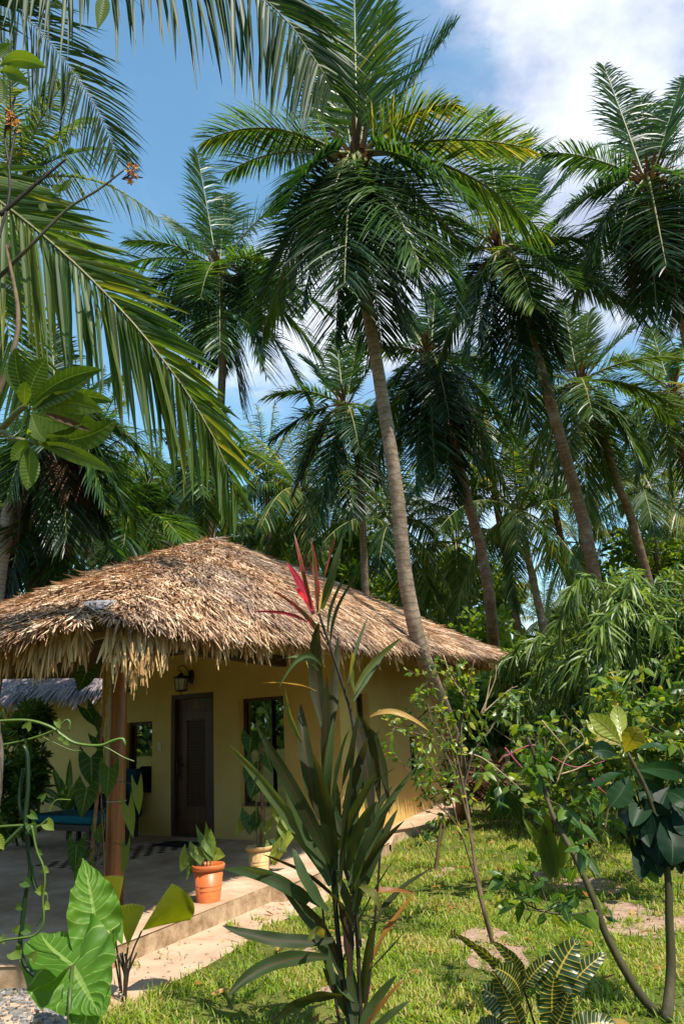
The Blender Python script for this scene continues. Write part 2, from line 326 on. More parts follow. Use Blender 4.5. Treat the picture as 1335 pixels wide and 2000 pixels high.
def leaf(g, path, w, prof, hint, fold=.25, wave=0, wn=5, nc=6, tone=.5, notch=0, mi=0, ph=0, twist=0, quilt=0, qn=7, qk=2.0):
    """one broad leaf: a grid along path; prof(v) the half-width factor; hint = rough outward normal of the upper side"""
    P = np.asarray(path, float); n = len(P); v = np.linspace(0, 1, n); T = nrm(np.gradient(P, axis=0)); hint = np.asarray(hint, float)
    S = nrm(np.cross(T, np.broadcast_to(hint, T.shape))); Nn = np.cross(S, T)
    if twist:
        a = (twist * v)[:, None]; S, Nn = S * np.cos(a) + Nn * np.sin(a), Nn * np.cos(a) - S * np.sin(a)
    u = np.linspace(-1, 1, nc + 1); hw = w / 2 * np.array([prof(x) for x in v]); Lt = np.linalg.norm(np.diff(P, axis=0), axis=1).sum()
    V = P[:, None] + S[:, None] * (hw[:, None] * u)[..., None] + Nn[:, None] * (hw[:, None] * (np.abs(u) ** 1.2 * fold + np.abs(u) ** 2 * wave * np.sin(v[:, None] * wn * 2 * pi + ph + (u > 0) * 1.7)))[..., None]
    if quilt: V = V + Nn[:, None] * (quilt * np.abs(np.sin(pi * (v[:, None] * qn - np.abs(u) * qk))) ** .7 * np.minimum(1, hw[:, None] / (w * .2)))[..., None]
    if notch: V = V - T[:, None] * (notch * Lt * np.abs(u) ** 1.3 * ((1 - v[:, None]) ** 4))[..., None]
    uv = np.stack(np.broadcast_arrays((u[None] + 1) / 2, v[:, None]), -1)
    i, j = np.meshgrid(np.arange(n - 1), np.arange(nc), indexing='ij'); k = i * (nc + 1) + j
    g.add(V, np.stack([k, k + 1, k + nc + 2, k + nc + 1], -1), tone, uv, mi); return g
p_lance = lambda v: max(.03, sin(pi * min(1, v * .93 + .04)) ** .75) if v < .999 else .03
p_strap = lambda v: max(.04, min(1, .35 + v * 2.2) * (1 - v ** 4) ** .8)
p_heart = lambda v: max(.03, (1 - v ** 1.7) * (.86 + .5 * sin(pi * v ** .8) * .6))
p_obov = lambda v: max(.04, (sin(pi * v ** 1.35)) ** .8) if v < .999 else .04
GRAV = A(0, 0, -1)
def frond_geo(g, path, n=70, ll=.9, lw=.022, droop=.45, rng=RNG, r=.03, tone0=.5, tvar=.28, t0=.1, vee=.25, fold=0, ang=(35, 72), plane=None, ragged=.08, mi_leaf=1, llr=1.):
    P = curve(path, 26); t = np.linspace(t0, .995, n); idx = t * 25; i0 = np.minimum(idx.astype(int), 24); fr = (idx - i0)[:, None]
    B = P[i0] * (1 - fr) + P[i0 + 1] * fr; Tg = nrm(np.gradient(P, axis=0)); T = nrm(Tg[i0] * (1 - fr) + Tg[i0 + 1] * fr)
    if plane is None:
        h = P[-1] - P[0]; h[2] = 0
        lat = nrm(np.cross(nrm(h) if np.linalg.norm(h) > .3 else A(*rng.normal(0, 1, 2), 0), A(0, 0, 1)))
    else: lat = nrm(np.asarray(plane, float))
    S = nrm(lat - T * (T @ lat)[:, None]); Nn = np.cross(S, T)
    tube(g, P, np.linspace(r, r * .22, 26), 5, 0, .5)
    prof = np.interp(t, [0, .15, .4, .7, .9, 1], [.45, .8, 1, .86, .55, .28])
    for sd in (-1, 1):
        a = np.radians(np.interp(1 - t, [0, 1], ang)) + rng.normal(0, .07, n)
        D = S * sd * np.sin(a)[:, None] + T * np.cos(a)[:, None] + Nn * (vee + rng.normal(0, .08, n))[:, None]
        L = ll * (llr if sd > 0 else 1.) * prof * (1 + rng.normal(0, ragged, n)); W = T + Nn * (.55 + rng.normal(0, .3, n))[:, None]
        tn = np.clip(tone0 + rng.normal(0, tvar * .5, n), 0, 1)
        bend = GRAV * (droop * (1 + rng.normal(0, .25, n)))[:, None]
        if ragged > .15:
            keep = rng.random(n) > .25; L = np.where(keep, L, L * rng.uniform(.3, .8, n))
        strips(g, B + rng.normal(0, .004, (n, 3)), D, W, L, lw * (.75 + .25 * prof), bend, 'leaflet', tn, mi_leaf, fold)
    return g
def frond_path(c, tip, bulge, n=14, side=None):
    c, tip = np.asarray(c), np.asarray(tip); L = np.linalg.norm(tip - c); ctrl = (c + tip) / 2 + A(0, 0, 1) * bulge * L
    ctrl = c + (ctrl - c) * 1.05
    return bez(c, ctrl, tip, n)

# ------------------------------------------------------------------ sky, sun
ELEV = radians(57); AZ = (.67, -.74)
sd = A(AZ[0] * cos(ELEV), AZ[1] * cos(ELEV), sin(ELEV)); sd /= np.linalg.norm(sd)
ld = bpy.data.lights.new('sun', 'SUN'); ld.energy = 5.0; ld.angle = radians(.5); ld.color = (1, .94, .83)
lo = bpy.data.objects.new('sun', ld); C.objects.link(lo); lo.rotation_euler = Vector(-sd).to_track_quat('-Z', 'Y').to_euler(); lo.location = (6, -6, 14)
w = bpy.data.worlds.new('World'); scene.world = w; w.use_nodes = True; nt = w.node_tree; nt.nodes.clear(); L = nt.links
sky = N(nt, 'ShaderNodeTexSky', sky_type='NISHITA', sun_disc=False, sun_elevation=ELEV, sun_rotation=math.atan2(AZ[0], AZ[1]), air_density=1.0, dust_density=.4, ozone_density=.6)
tc = N(nt, 'ShaderNodeTexCoord')
mp = N(nt, 'ShaderNodeMapping'); mp.inputs['Scale'].default_value = (1.6, 1.6, 2.3); mp.inputs['Rotation'].default_value = (.3, .5, 0); L.new(tc.outputs['Generated'], mp.inputs[0])
nz = N(nt, 'ShaderNodeTexNoise', Scale=2.5, Detail=10, Roughness=.6, Distortion=.5); L.new(mp.outputs[0], nz.inputs['Vector'])
def bump_dir(px, py, pw, amp):
    d = ray(px, py); d = d / np.linalg.norm(d)
    dp = N(nt, 'ShaderNodeVectorMath', operation='DOT_PRODUCT'); L.new(tc.outputs['Generated'], dp.inputs[0]); dp.inputs[1].default_value = tuple(d)
    return math_(nt, 'MULTIPLY', math_(nt, 'POWER', math_(nt, 'MAXIMUM', dp.outputs['Value'], 0.), pw), amp)
s_ = math_(nt, 'ADD', nz.outputs[0], bump_dir(1290, 140, 20., .33))
s_ = math_(nt, 'ADD', s_, bump_dir(620, 640, 60., .17))
s_ = math_(nt, 'SUBTRACT', s_, bump_dir(330, 200, 10., .22))
cm = ramp(nt, s_, [(.40, (.06, .06, .06)), (.54, (.25, .25, .25)), (.66, (.95, .95, .95))])
nz2 = N(nt, 'ShaderNodeTexNoise', Scale=2.6, Detail=6, Roughness=.55); L.new(mp.outputs[0], nz2.inputs['Vector'])
cc = ramp(nt, nz2.outputs[0], [(.36, (.26, .30, .42)), (.48, (.36, .40, .52)), (.62, (.62, .66, .72))])
b1 = N(nt, 'ShaderNodeBackground', Strength=.15); L.new(mixc(nt, 1.0, sky.outputs[0], (.66, .98, .96), 'MULTIPLY'), b1.inputs[0])
b2 = N(nt, 'ShaderNodeBackground', Strength=1.0); L.new(cc, b2.inputs[0])
mx = N(nt, 'ShaderNodeMixShader'); L.new(cm, mx.inputs[0]); L.new(b1.outputs[0], mx.inputs[1]); L.new(b2.outputs[0], mx.inputs[2])
o_ = N(nt, 'ShaderNodeOutputWorld'); L.new(mx.outputs[0], o_.inputs[0])
scene.view_settings.view_transform = 'Standard'; scene.view_settings.look = 'None'; scene.view_settings.exposure = 0.85; scene.view_settings.gamma = 1

# ------------------------------------------------------------------ ground
def sheet(name, poly, z, mat, sub=1):
    import bmesh
    bm = bmesh.new(); f = bm.faces.new([bm.verts.new((p[0], p[1], z)) for p in poly])
    bmesh.ops.triangulate(bm, faces=[f]); me = bpy.data.meshes.new(name); bm.to_mesh(me); bm.free(); me.materials.append(mat)
    o = bpy.data.objects.new(name, me); C.objects.link(o); return o
g = G(); g.add([(-300, -60, 0), (300, -60, 0), (300, 500, 0), (-300, 500, 0)], [(0, 1, 2, 3)]); tag(g.build('ground', M['ground']), kind='structure')
def blob(cx, cy, rx, ry, n=36, seed=0, amp=.18, rot=0):
    r = np.random.default_rng(seed); a = np.linspace(0, 2 * pi, n, endpoint=False); k = 1 + sum(amp / (i + 1) * np.cos(a * (i + 2) + r.uniform(0, 6)) for i in range(5))
    x, y = rx * k * np.cos(a), ry * k * np.sin(a); return np.stack([cx + x * cos(rot) - y * sin(rot), cy + x * sin(rot) + y * cos(rot)], 1)
# bare sandy strip along the porch
path_px = [(95, 2010), (180, 1990), (285, 1945), (400, 1890), (470, 1850), (520, 1808), (585, 1788), (640, 1760), (648, 1725), (690, 1690), (760, 1650), (700, 1640), (585, 1700), (520, 1740), (420, 1790), (300, 1830), (250, 1870), (100, 1925), (0, 1950), (-40, 2010)]
PATH = np.array([gz(x, y)[:2] for x, y in path_px])
tag(sheet('sandy_path', PATH, .004, M['sandy']), kind='structure')
SOIL = []
for px, py, rx, ry, sdv in ((965, 1850, .42, .55, 1), (1120, 1722, .42, .7, 2), (1290, 1800, .5, .9, 3), (660, 1850, .22, .4, 4), (860, 1705, .18, .3, 5), (640, 1940, .1, .12, 6)):
    p = gz(px, py); b = blob(p[0], p[1], rx * .8, ry * .8, 90, sdv, .34); SOIL.append(b)
    tag(sheet('soil', b, .004, M['soil']), kind='structure')
def inpoly(P, poly):
    x, y = P[:, 0], P[:, 1]; r = np.zeros(len(P), bool); j = len(poly) - 1
    for i in range(len(poly)):
        xi, yi = poly[i]; xj, yj = poly[j]
        c = ((yi > y) != (yj > y)) & (x < (xj - xi) * (y - yi) / (yj - yi + 1e-12) + xi); r ^= c; j = i
    return r

# ------------------------------------------------------------------ cottage
D1 = A(cos(radians(35.1)), -sin(radians(35.1)), 0); N1 = A(-D1[1], D1[0], 0); B0 = A(-2.87, 12.98, .15); Z = A(0, 0, 1)   # front wall; N1 points inside (away)
P_a, P_b = gz(803, 1590, .15), gz(880, 1553, .15); D2 = P_b - P_a; D2[2] = 0; D2 = D2 / np.linalg.norm(D2); N2 = A(-D2[1], D2[0], 0)
# corner of the two walls
t_c = np.linalg.solve(np.array([D1[:2], -D2[:2]]).T, (P_a - B0)[:2]); TC = t_c[0]; C0 = B0 + D1 * TC
home = thing('thatched_cottage', 'ochre thatched cottage with porch post and dark louvred door', 'cottage', (-1.5, 11, 0))
def wall(name, o, d, nin, t0, t1, z1, holes, thick=.2):
    g = G(); ts = sorted({t0, t1, *[h[0] for h in holes], *[h[1] for h in holes]}); zs = sorted({-.15, z1, *[h[2] for h in holes], *[h[3] for h in holes]})
    pt = lambda t, z, k: o + d * t + Z * z + nin * k
    for a, b in zip(ts[:-1], ts[1:]):
        for c, e in zip(zs[:-1], zs[1:]):
            if any(h[0] <= (a + b) / 2 <= h[1] and h[2] <= (c + e) / 2 <= h[3] for h in holes): continue
            for k in (0, thick): g.add([pt(a, c, k), pt(b, c, k), pt(b, e, k), pt(a, e, k)], [(0, 1, 2, 3)])
    for a, b, c, e in list(holes) + [(t0, t1, -.15, z1)]:
        q = [(a, c), (b, c), (b, e), (a, e)]
        for i in range(4):
            u, v = q[i], q[(i + 1) % 4]; g.add([pt(*u, 0), pt(*v, 0), pt(*v, thick), pt(*u, thick)], [(0, 1, 2, 3)])
    return g.build(name, M['wall'], home, False)
doorh = (0., .94, 0., 2.1); winA = (1.46, 2.32, .45, 1.96); winB = (-1.1, -.43, .62, 1.72)
wall('wall', B0, D1, N1, -1.72, TC, 2.78, [doorh, winA, winB])
winC = (.55, 1.15, .6, 1.95); winD = (3.45, 4.15, .6, 1.25)
wall('wall', C0 + D2 * .2, D2, N2, 0, 7.0, 2.8, [winC, winD])
wall('wall', B0 + D1 * -1.72 + N1 * .2, N1, D1, 0, 6.5, 2.75, [])
def window(o, d, nin, h, curt=True):
    a, b, c, e = h; f = G(); t = .05
    for q in ((a, a + t, c, e), (b - t, b, c, e), (a + t, b - t, c, c + t), (a + t, b - t, e - t, e)):
        obox(f, o + d * q[0] + Z * q[2] + nin * .10, d * (q[1] - q[0]), nin * .06, Z * (q[3] - q[2]))
    wo = f.build('window', M['framewood'], home, False, .004)
    p = G(); k = .13; p.add([o + d * (a + t) + Z * (c + t) + nin * k, o + d * (b - t) + Z * (c + t) + nin * k, o + d * (b - t) + Z * (e - t) + nin * k, o + d * (a + t) + Z * (e - t) + nin * k], [(0, 1, 2, 3)])
    p.build('pane', M['pane'], wo, False)
    if curt:
        cg = G(); n = 60; u = np.linspace(0, 1, n); wv = .30 + .03 * np.sin(u * 44) + .015 * np.sin(u * 17 + 1)
        for lo_, hi_ in ((0, .42), (.6, 1)):
            m = (u >= lo_) & (u <= hi_); uu, ww = u[m], wv[m]
            top = o + d * (a + (b - a) * uu)[:, None] + nin * ww[:, None] + Z * (e + .05); bot = top - Z * (e - c + .15); k = np.arange(len(uu) - 1); V = np.vstack([bot, top]); mN = len(uu)
            cg.add(V, np.stack([k, k + 1, k + 1 + mN, k + mN], 1))
        cg.build('curtain', M['teal'], wo)
    r = G(); r.add([o + d * (a - .3) + Z * (c - .3) + nin * 1.2, o + d * (b + .3) + Z * (c - .3) + nin * 1.2, o + d * (b + .3) + Z * (e + .3) + nin * 1.2, o + d * (a - .3) + Z * (e + .3) + nin * 1.2], [(0, 1, 2, 3)]); r.build('room_backing', M['darkteal'], wo, False)  # dark sheet whose colour stands in for the unlit room
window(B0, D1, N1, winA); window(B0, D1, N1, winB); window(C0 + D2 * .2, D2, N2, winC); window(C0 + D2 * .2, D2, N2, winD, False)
# door: frame, leaf, louvres
f = G(); t = .07
for q in ((0, t, 0, 2.1), (.94 - t, .94, 0, 2.1), (t, .94 - t, 2.1 - t, 2.1)):
    obox(f, B0 + D1 * q[0] + Z * q[2] + N1 * .015, D1 * (q[1] - q[0]), N1 * .17, Z * (q[3] - q[2]))
obox(f, B0 + D1 * t + Z * .001 + N1 * .03, D1 * (.94 - 2 * t), N1 * .14, Z * .03)
f.build('door_frame', M['framewood'], home, False, .004)
dl = G(); x0, x1 = t, .94 - t; k0 = .09
def dbox(a, b, c, e, k, th, g=dl): obox(g, B0 + D1 * a + Z * c + N1 * k, D1 * (b - a), N1 * th, Z * (e - c))
lx0, lx1, lz0, lz1 = x0 + .2, x1 - .2, .42, 1.70
dbox(x0, lx0, .03, 2.03, k0, .045); dbox(lx1, x1, .03, 2.03, k0, .045); dbox(lx0, lx1, .03, lz0, k0, .045); dbox(lx0, lx1, lz1, 2.03, k0, .045)
dbox(x0 + .05, x0 + .075, .2, 1.84, k0 - .008, .008); dbox(x1 - .075, x1 - .05, .2, 1.84, k0 - .008, .008); dbox(x0 + .075, x1 - .075, 1.815, 1.84, k0 - .008, .008); dbox(x0 + .075, x1 - .075, .2, .225, k0 - .008, .008)
dbox(lx0, lx1, lz0, lz1, k0 + .035, .01)
door = dl.build('door', M['door'], home, False, .004)
sl = G(); ns = 30
for i in range(ns):
    z = lz0 + (lz1 - lz0) * i / ns; b = B0 + D1 * lx0 + Z * (z + .03) + N1 * (k0 + .004); ex = D1 * (lx1 - lx0)
    obox(sl, b, ex, N1 * .028 + Z * .022 * 1.0, Z * .007)
    obox(sl, b - Z * .028, ex, N1 * .006, Z * .006)
sl.build('louvres', M['door'], door, False)
hg = G(); tube(hg, curve([B0 + D1 * (x0 + .06) + Z * .86 + N1 * .08, B0 + D1 * (x0 + .05) + Z * .9 + N1 * .03, B0 + D1 * (x0 + .05) + Z * 1.08 + N1 * .03, B0 + D1 * (x0 + .06) + Z * 1.13 + N1 * .08], 14), .011, 8)
tube(hg, curve([B0 + D1 * (x0 + .08) + Z * 1.03 + N1 * .05, B0 + D1 * (x0 + .17) + Z * 1.03 + N1 * .05], 4), .011, 8); dbox(x0 + .035, x0 + .085, .8, 1.2, k0 - .006, .008, hg)
hg.build('handle', M['iron'], door)
fc = bpy.data.curves.new('house_number', 'FONT'); fc.body = '12'; fc.size = .115; fc.extrude = .004; fc.align_x = 'CENTER'
nobj = bpy.data.objects.new('house_number', fc); C.objects.link(nobj); fc.materials.append(M['plate'])
pn = B0 + D1 * .47 + Z * 1.885 + N1 * (k0 - .006) - A(*home.location)
nobj.matrix_world = Matrix(((D1[0], 0, -N1[0], pn[0]), (D1[1], 0, -N1[1], pn[1]), (0, 1, 0, pn[2]), (0, 0, 0, 1))); nobj.parent = door
fc.materials[0] = M['rafter']
bpy.context.view_layer.update(); me_ = bpy.data.meshes.new_from_object(nobj.evaluated_get(bpy.context.evaluated_depsgraph_get()))
n2_ = bpy.data.objects.new('house_number', me_); C.objects.link(n2_); n2_.matrix_basis = nobj.matrix_basis.copy(); n2_.parent = door; bpy.data.objects.remove(nobj); n2_.name = 'house_number'
# lintel boards under the roof
bm_ = G(); obox(bm_, B0 + D1 * -1.72 + Z * 2.5 - N1 * .004 + Z * .22, D1 * (TC + 1.9), N1 * -.1, Z * .14); obox(bm_, C0 + D2 * 0 + Z * 2.72 - N2 * .004, D2 * 7.2, N2 * -.08, Z * .12)
bm_.build('wall_plate', M['beamwood'], home, False, .006)
# porch floor
cA = gz(130, 1885, .15); E_ = [gz(268, 1815, .15), gz(400, 1785, .15), gz(518, 1735, .15), gz(585, 1690, .15)]
sdir = nrm((E_[2] - cA) * A(1, 1, 0)); fdir = nrm(gz(0, 1888, .15) - cA)
s0 = cA; s1 = cA + sdir * 2.75; s2 = s1 - A(-sdir[1], sdir[0], 0) * -.10
lf = cA + fdir * 3.5; bk = B0 + D1 * -1.9; e4 = C0 + D2 * .0
def slab(g, poly, z0, z1):
    n = len(poly); P = np.array([[p[0], p[1]] for p in poly]); c = P.mean(0)
    V = np.vstack([np.c_[P, np.full(n, z1)], np.c_[P, np.full(n, z0)], [[c[0], c[1], z1]]])
    Q = [(i, (i + 1) % n, n + (i + 1) % n, n + i) for i in range(n)]
    if n % 2: P = None
    Q += [(2 * n, i, (i + 1) % n, (i + 2) % n) for i in range(0, n - 1, 2)]
    g.add(V, Q)
p_edge1 = s1; p_edge2 = s1 + A(.14, -.02, 0); p_edge3 = C0 - N2 * .55 - D2 * .6
fl = G(); slab(fl, [lf, s0, p_edge1, p_edge2, p_edge3, C0 - N2 * .5 + D2 * .3, C0 + N1 * .1, B0 - D1 * 3.2 + N1 * .1], -.2, .15)
fl.build('porch_floor', M['concrete'], home, False, .012)
lg = G(); OUT = [C0 - N2 * .52 + D2 * .31, gz(770, 1632, .11), gz(800, 1622, .11), gz(855, 1600, .11), gz(905, 1564, .11), C0 + D2 * 7.3 - N2 * .4]
OUT = np.array([[p[0], p[1], 0] for p in OUT]); INN = np.array([C0 * A(1, 1, 0) + D2 * ((p - C0) @ D2) + N2 * .02 for p in OUT]); m = len(OUT); k = np.arange(m - 1)
lg.add(np.vstack([OUT + Z * .115, INN + Z * .115, OUT - Z * .2]), np.vstack([np.stack([k, k + 1, k + 1 + m, k + m], 1), np.stack([k + 2 * m, k + 1 + 2 * m, k + 1, k], 1)]))
lg.build('wall_footing', M['concrete'], home, False)
# inlaid dark tiles
tg = G(); org = gz(340, 1660, .15)
for i in range(-7, 6):
    for j in range(-13, 6):
        if (i + j) % 2: continue
        c = org + D1 * (i * .115) + N1 * (j * .115)
        if 0.0 < (B0 - c) @ N1 < .25 or (c - B0) @ D1 > 1.25: continue
        h = .05; tg.add([c + D1 * h - N1 * h, c + D1 * h + N1 * h, c - D1 * h + N1 * h, c - D1 * h - N1 * h] + Z * .002, [(0, 1, 2, 3)])
tg.build('floor_tiles', M['tile_dark'], home, False)
# post and beams
pb = gz(222, 1778, .15); g = G(); tube(g, [pb + Z * z for z in np.linspace(0, 2.6, 8)], np.linspace(.088, .078, 8), 18); g.build('post', M['postwood'], home)
g = G(); obox(g, pb + A(-3.2, 1.1, 2.38), A(3.35, -1.22, 0), A(.05, .1, 0), Z * .16); obox(g, pb + A(-.02, .06, 2.36), D2 * 4.2, N2 * -.1, Z * .15)
g.build('beam', M['beamwood'], home, False, .006)
# roof surface: eave - middle - ridge control curves
R0, R1 = A(-1.84, 11, 4.29), A(-.56, 13.8, 4.24)
CT = [((-6.2, 10.0, 2.62), (-4.2, 10.4, 3.2), R0), ((-4.4, 6.6, 2.46), (-3.5, 8.2, 2.98), R0), ((-2.75, 5.82, 2.42), (-2.5, 7.0, 2.95), R0), ((-1.7, 5.38, 2.46), (-1.86, 7.25, 3.12), R0), ((-1.14, 6.63, 2.53), (-1.5, 8.0, 3.25), R0),
      ((-.42, 8.27, 2.65), (-1.0, 9.2, 3.4), R0), ((.12, 9.5, 2.68), (-.62, 10.1, 3.48), R0), ((.85, 11.14, 2.73), (0, 11.75, 3.5), R0 * .75 + R1 * .25), ((1.87, 13.45, 2.78), (.7, 13.6, 3.5), R0 * .25 + R1 * .75),
      ((3.3, 16.6, 2.84), (1.4, 15.2, 3.48), R1), ((2.6, 18.0, 2.84), (.9, 15.6, 3.48), R1), ((-1.5, 18.6, 2.85), (-1.2, 16.2, 3.48), R1), ((-5.4, 16, 2.95), (-3.4, 14, 3.4), R0 * .5 + R1 * .5)]
EV, MD, RD = (np.array([c[k] for c in CT]) for k in range(3))
def cyc(P, a):
    n = len(P); x = (np.asarray(a) % 1) * n; i = x.astype(int) % n; t = (x - np.floor(x))[..., None]
    p0, p1, p2, p3 = P[(i - 1) % n], P[i], P[(i + 1) % n], P[(i + 2) % n]; k = .35
    m1, m2 = k * (p2 - p0), k * (p3 - p1)
    return (2 * t ** 3 - 3 * t ** 2 + 1) * p1 + (t ** 3 - 2 * t ** 2 + t) * m1 + (-2 * t ** 3 + 3 * t ** 2) * p2 + (t ** 3 - t ** 2) * m2
def roofS(a, f):
    e, m, r = cyc(EV, a), cyc(MD, a), cyc(RD, a); f = np.asarray(f)[..., None]
    # quadratic through ridge (0), middle (.55), eave (1)
    q = .55; l0 = (f - q) * (f - 1) / (q); l1 = f * (f - 1) / (q * (q - 1)); l2 = f * (f - q) / (1 - q)
    return r * l0 + m * l1 + e * l2
NK = len(CT); KA = 3 / NK
notch = lambda a: 1 - .035 * np.exp(-((((a - KA + .5) % 1) - .5) / (.09 / NK)) ** 4)
na, nf = 240, 26; aa, ff = np.meshgrid(np.linspace(0, 1, na + 1), np.linspace(0, 1, nf), indexing='ij'); S_ = roofS(aa, ff * notch(aa))
g = G(); i, j = np.meshgrid(np.arange(na), np.arange(nf - 1), indexing='ij'); k = i * nf + j
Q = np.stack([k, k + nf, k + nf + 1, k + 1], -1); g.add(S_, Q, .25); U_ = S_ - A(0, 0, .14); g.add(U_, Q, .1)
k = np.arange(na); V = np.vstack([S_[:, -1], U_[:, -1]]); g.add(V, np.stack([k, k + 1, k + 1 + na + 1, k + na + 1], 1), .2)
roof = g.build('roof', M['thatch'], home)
def thatch(g, n, amin, amax, seed, Lr=(.2, .42), W_=(.003, .0085), tone=(.0, 1)):
    r = np.random.default_rng(seed); a = r.uniform(amin, amax, n); f = np.sqrt(r.uniform(0, 1, n)) * np.where(np.abs(a - KA) < .12 / NK, .85, .985)
    P = roofS(a, f); dn = nrm(roofS(a, f + .02) - P); da = nrm(roofS(a + .002, f) - P); nn = nrm(np.cross(da, dn)); nn[nn[:, 2] < 0] *= -1
    D = dn + da * r.normal(0, .3, n)[:, None] + nn * r.uniform(-.02, .07, n)[:, None]
    Wd = da + nn * r.normal(0, .35, n)[:, None]
    wave_ = np.sin(a * NK * 9 + f * 21) * .15 + np.sin(a * NK * 3.7 - f * 34) * .12
    strips(g, P + nn * r.uniform(.0, .045, n)[:, None], D, Wd, r.uniform(*Lr, n), r.uniform(*W_, n), nn * r.normal(-.06, .09, n)[:, None] + da * r.normal(0, .14, n)[:, None], 'straw', np.clip(r.uniform(*tone, n) + wave_, 0, 1))
g = G(); thatch(g, 150000, .8 / NK, 9.6 / NK, 1); thatch(g, 18000, 9.6 / NK, 10.6 / NK, 3)
g.build('thatch', M['thatch'], roof)
def fringe(g, n, a0, a1, Lr, seed, W_=(.010, .022), tone=(.2, 1)):
    r = np.random.default_rng(seed); a = r.uniform(a0, a1, n); f = notch(a) * r.uniform(.95, 1.0, n); P = roofS(a, f); dn = nrm(roofS(a, f + .02) - P); da = nrm(roofS(a + .002, f) - P)
    out = dn * A(1, 1, 0); clump = .75 + .35 * np.sin(a * NK * 40 + r.normal(0, .5, n)) * np.sin(a * NK * 23)
    strips(g, P - Z * r.uniform(0, .1, n)[:, None], dn * .55 + GRAV * r.uniform(.35, 1.1, n)[:, None] + da * r.normal(0, .16, n)[:, None], da + out * r.normal(0, .8, n)[:, None], r.uniform(*Lr, n) * clump, r.uniform(*W_, n),
           GRAV * r.uniform(.1, .5, n)[:, None] + da * r.normal(0, .12, n)[:, None], 'straw', r.uniform(*tone, n))
g = G(); KN = KA; hw_ = .12 / NK
fringe(g, 2000, .9 / NK, KN - hw_, (.14, .34), 11, (.006, .018)); fringe(g, 700, KN + hw_, 3.55 / NK, (.16, .40), 12, (.007, .02)); fringe(g, 700, 3.5 / NK, 4.3 / NK, (.1, .25), 16, (.006, .015)); fringe(g, 2400, 4.2 / NK, 7 / NK, (.12, .27), 13, (.005, .014)); fringe(g, 3200, 6.9 / NK, 9.6 / NK, (.1, .22), 14, (.005, .013)); fringe(g, 600, 9.5 / NK, 10.5 / NK, (.1, .22), 15, (.005, .013))
g.build('thatch_fringe', M['fringe'], roof)
# grey flashing over the bare corner, laths under it
e0, e1 = roofS(np.array([KN - hw_ * 1.25, KN - hw_ * .4, KN + hw_ * .4, KN + hw_ * 1.25]), np.array([1.0] * 4)), roofS(np.array([KN - hw_ * 1.3, KN - hw_ * .4, KN + hw_ * .4, KN + hw_ * 1.3]), np.array([.95] * 4))
g = G(); e0 = e0 + Z * A(.0, .05, .05, .0)[:, None]; e1 = e1 + Z * .07
V = np.vstack([e0, e1, e0 - Z * .006, e1 - Z * .006]); g.add(V, [(i + a, i + 1 + a, i + 5 + a, i + 4 + a) for a in (0, 8) for i in range(3)] + [(i, i + 1, i + 9, i + 8) for i in range(3)]); g.build('roof_flashing', M['metal'], roof, False)
g = G()
for fz, dz in ((.93, -.14), (.99, -.2)):
    q = roofS(np.array([KN - hw_ * 2.2, KN + hw_ * 2.6]), np.array([fz, fz])) + Z * dz; obox(g, q[0], q[1] - q[0] + Z * .1, A(.0, .03, .0), Z * .05)
g.build('lath', M['rafter'], home, False)

# wall lantern
lc = B0 + D1 * .42 + Z * 2.36; lt = thing('wall_lantern', 'black iron wall lantern with scrolled arm above the cottage door', 'lantern', lc)
hang = lc - N1 * .16 - D1 * .02
g = G(); a = np.linspace(0, 2 * pi, 25)
V = []
for k_, rr in ((0, .001), (0, .11), (.025, .10), (.025, .001)):
    V.append(lc + D1 * .05 + D1 * (.5 * rr * np.cos(a))[:, None] + Z * (rr * np.sin(a))[:, None] - N1 * (.002 + k_))
V = np.array(V); i, j = np.meshgrid(np.arange(3), np.arange(24), indexing='ij'); k = i * 25 + j; g.add(V, np.stack([k, k + 1, k + 26, k + 25], -1)); g.build('wall_bracket', M['iron'], lt)
g = G(); tube(g, curve([lc - N1 * .03 + D1 * .05 + Z * .02, lc - N1 * .06 + Z * .12, lc - N1 * .12 + Z * .17, hang + Z * .16 - N1 * .03, hang - N1 * .06 + Z * .12, hang - N1 * .03 + Z * .085, hang + Z * .1, hang + Z * .05], 30), .007, 6)
tube(g, curve([lc - N1 * .03 + D1 * .05 - Z * .02, lc - N1 * .06 - Z * .12, lc - N1 * .05 - Z * .2, lc - N1 * .09 - Z * .215, lc - N1 * .10 - Z * .18], 20), .006, 6); g.build('scroll_arm', M['iron'], lt)
def frustum(g, c, r0, z0, r1, z1, ns=6):
    a = np.linspace(0, 2 * pi, ns + 1) + .3; V = np.vstack([np.c_[r0 * np.cos(a), r0 * np.sin(a), np.full(ns + 1, z0)], np.c_[r1 * np.cos(a), r1 * np.sin(a), np.full(ns + 1, z1)]]) + c; k = np.arange(ns); g.add(V, np.stack([k, k + 1, k + ns + 2, k + ns + 1], 1))
g = G()
for q in ((.003, .07, .03, .05), (.03, .05, .04, .02), (.13, -.01, .035, .03), (.13, -.01, .10, -.025), (.085, -.20, .075, -.225), (.075, -.225, .003, -.235)): frustum(g, hang, *q)
for k_ in range(6):
    a_ = k_ * pi / 3 + .3; tube(g, [hang + A(.105 * cos(a_), .105 * sin(a_), -.02), hang + A(.082 * cos(a_), .082 * sin(a_), -.205)], .006, 5)
tube(g, [hang - Z * .23, hang - Z * .28], .008, 6); lan = g.build('lantern_cage', M['iron'], lt, False)
g = G(); frustum(g, hang, .072, -.195, .094, -.03); g.build('lamp_glass', M['lampglass'], lan, False)
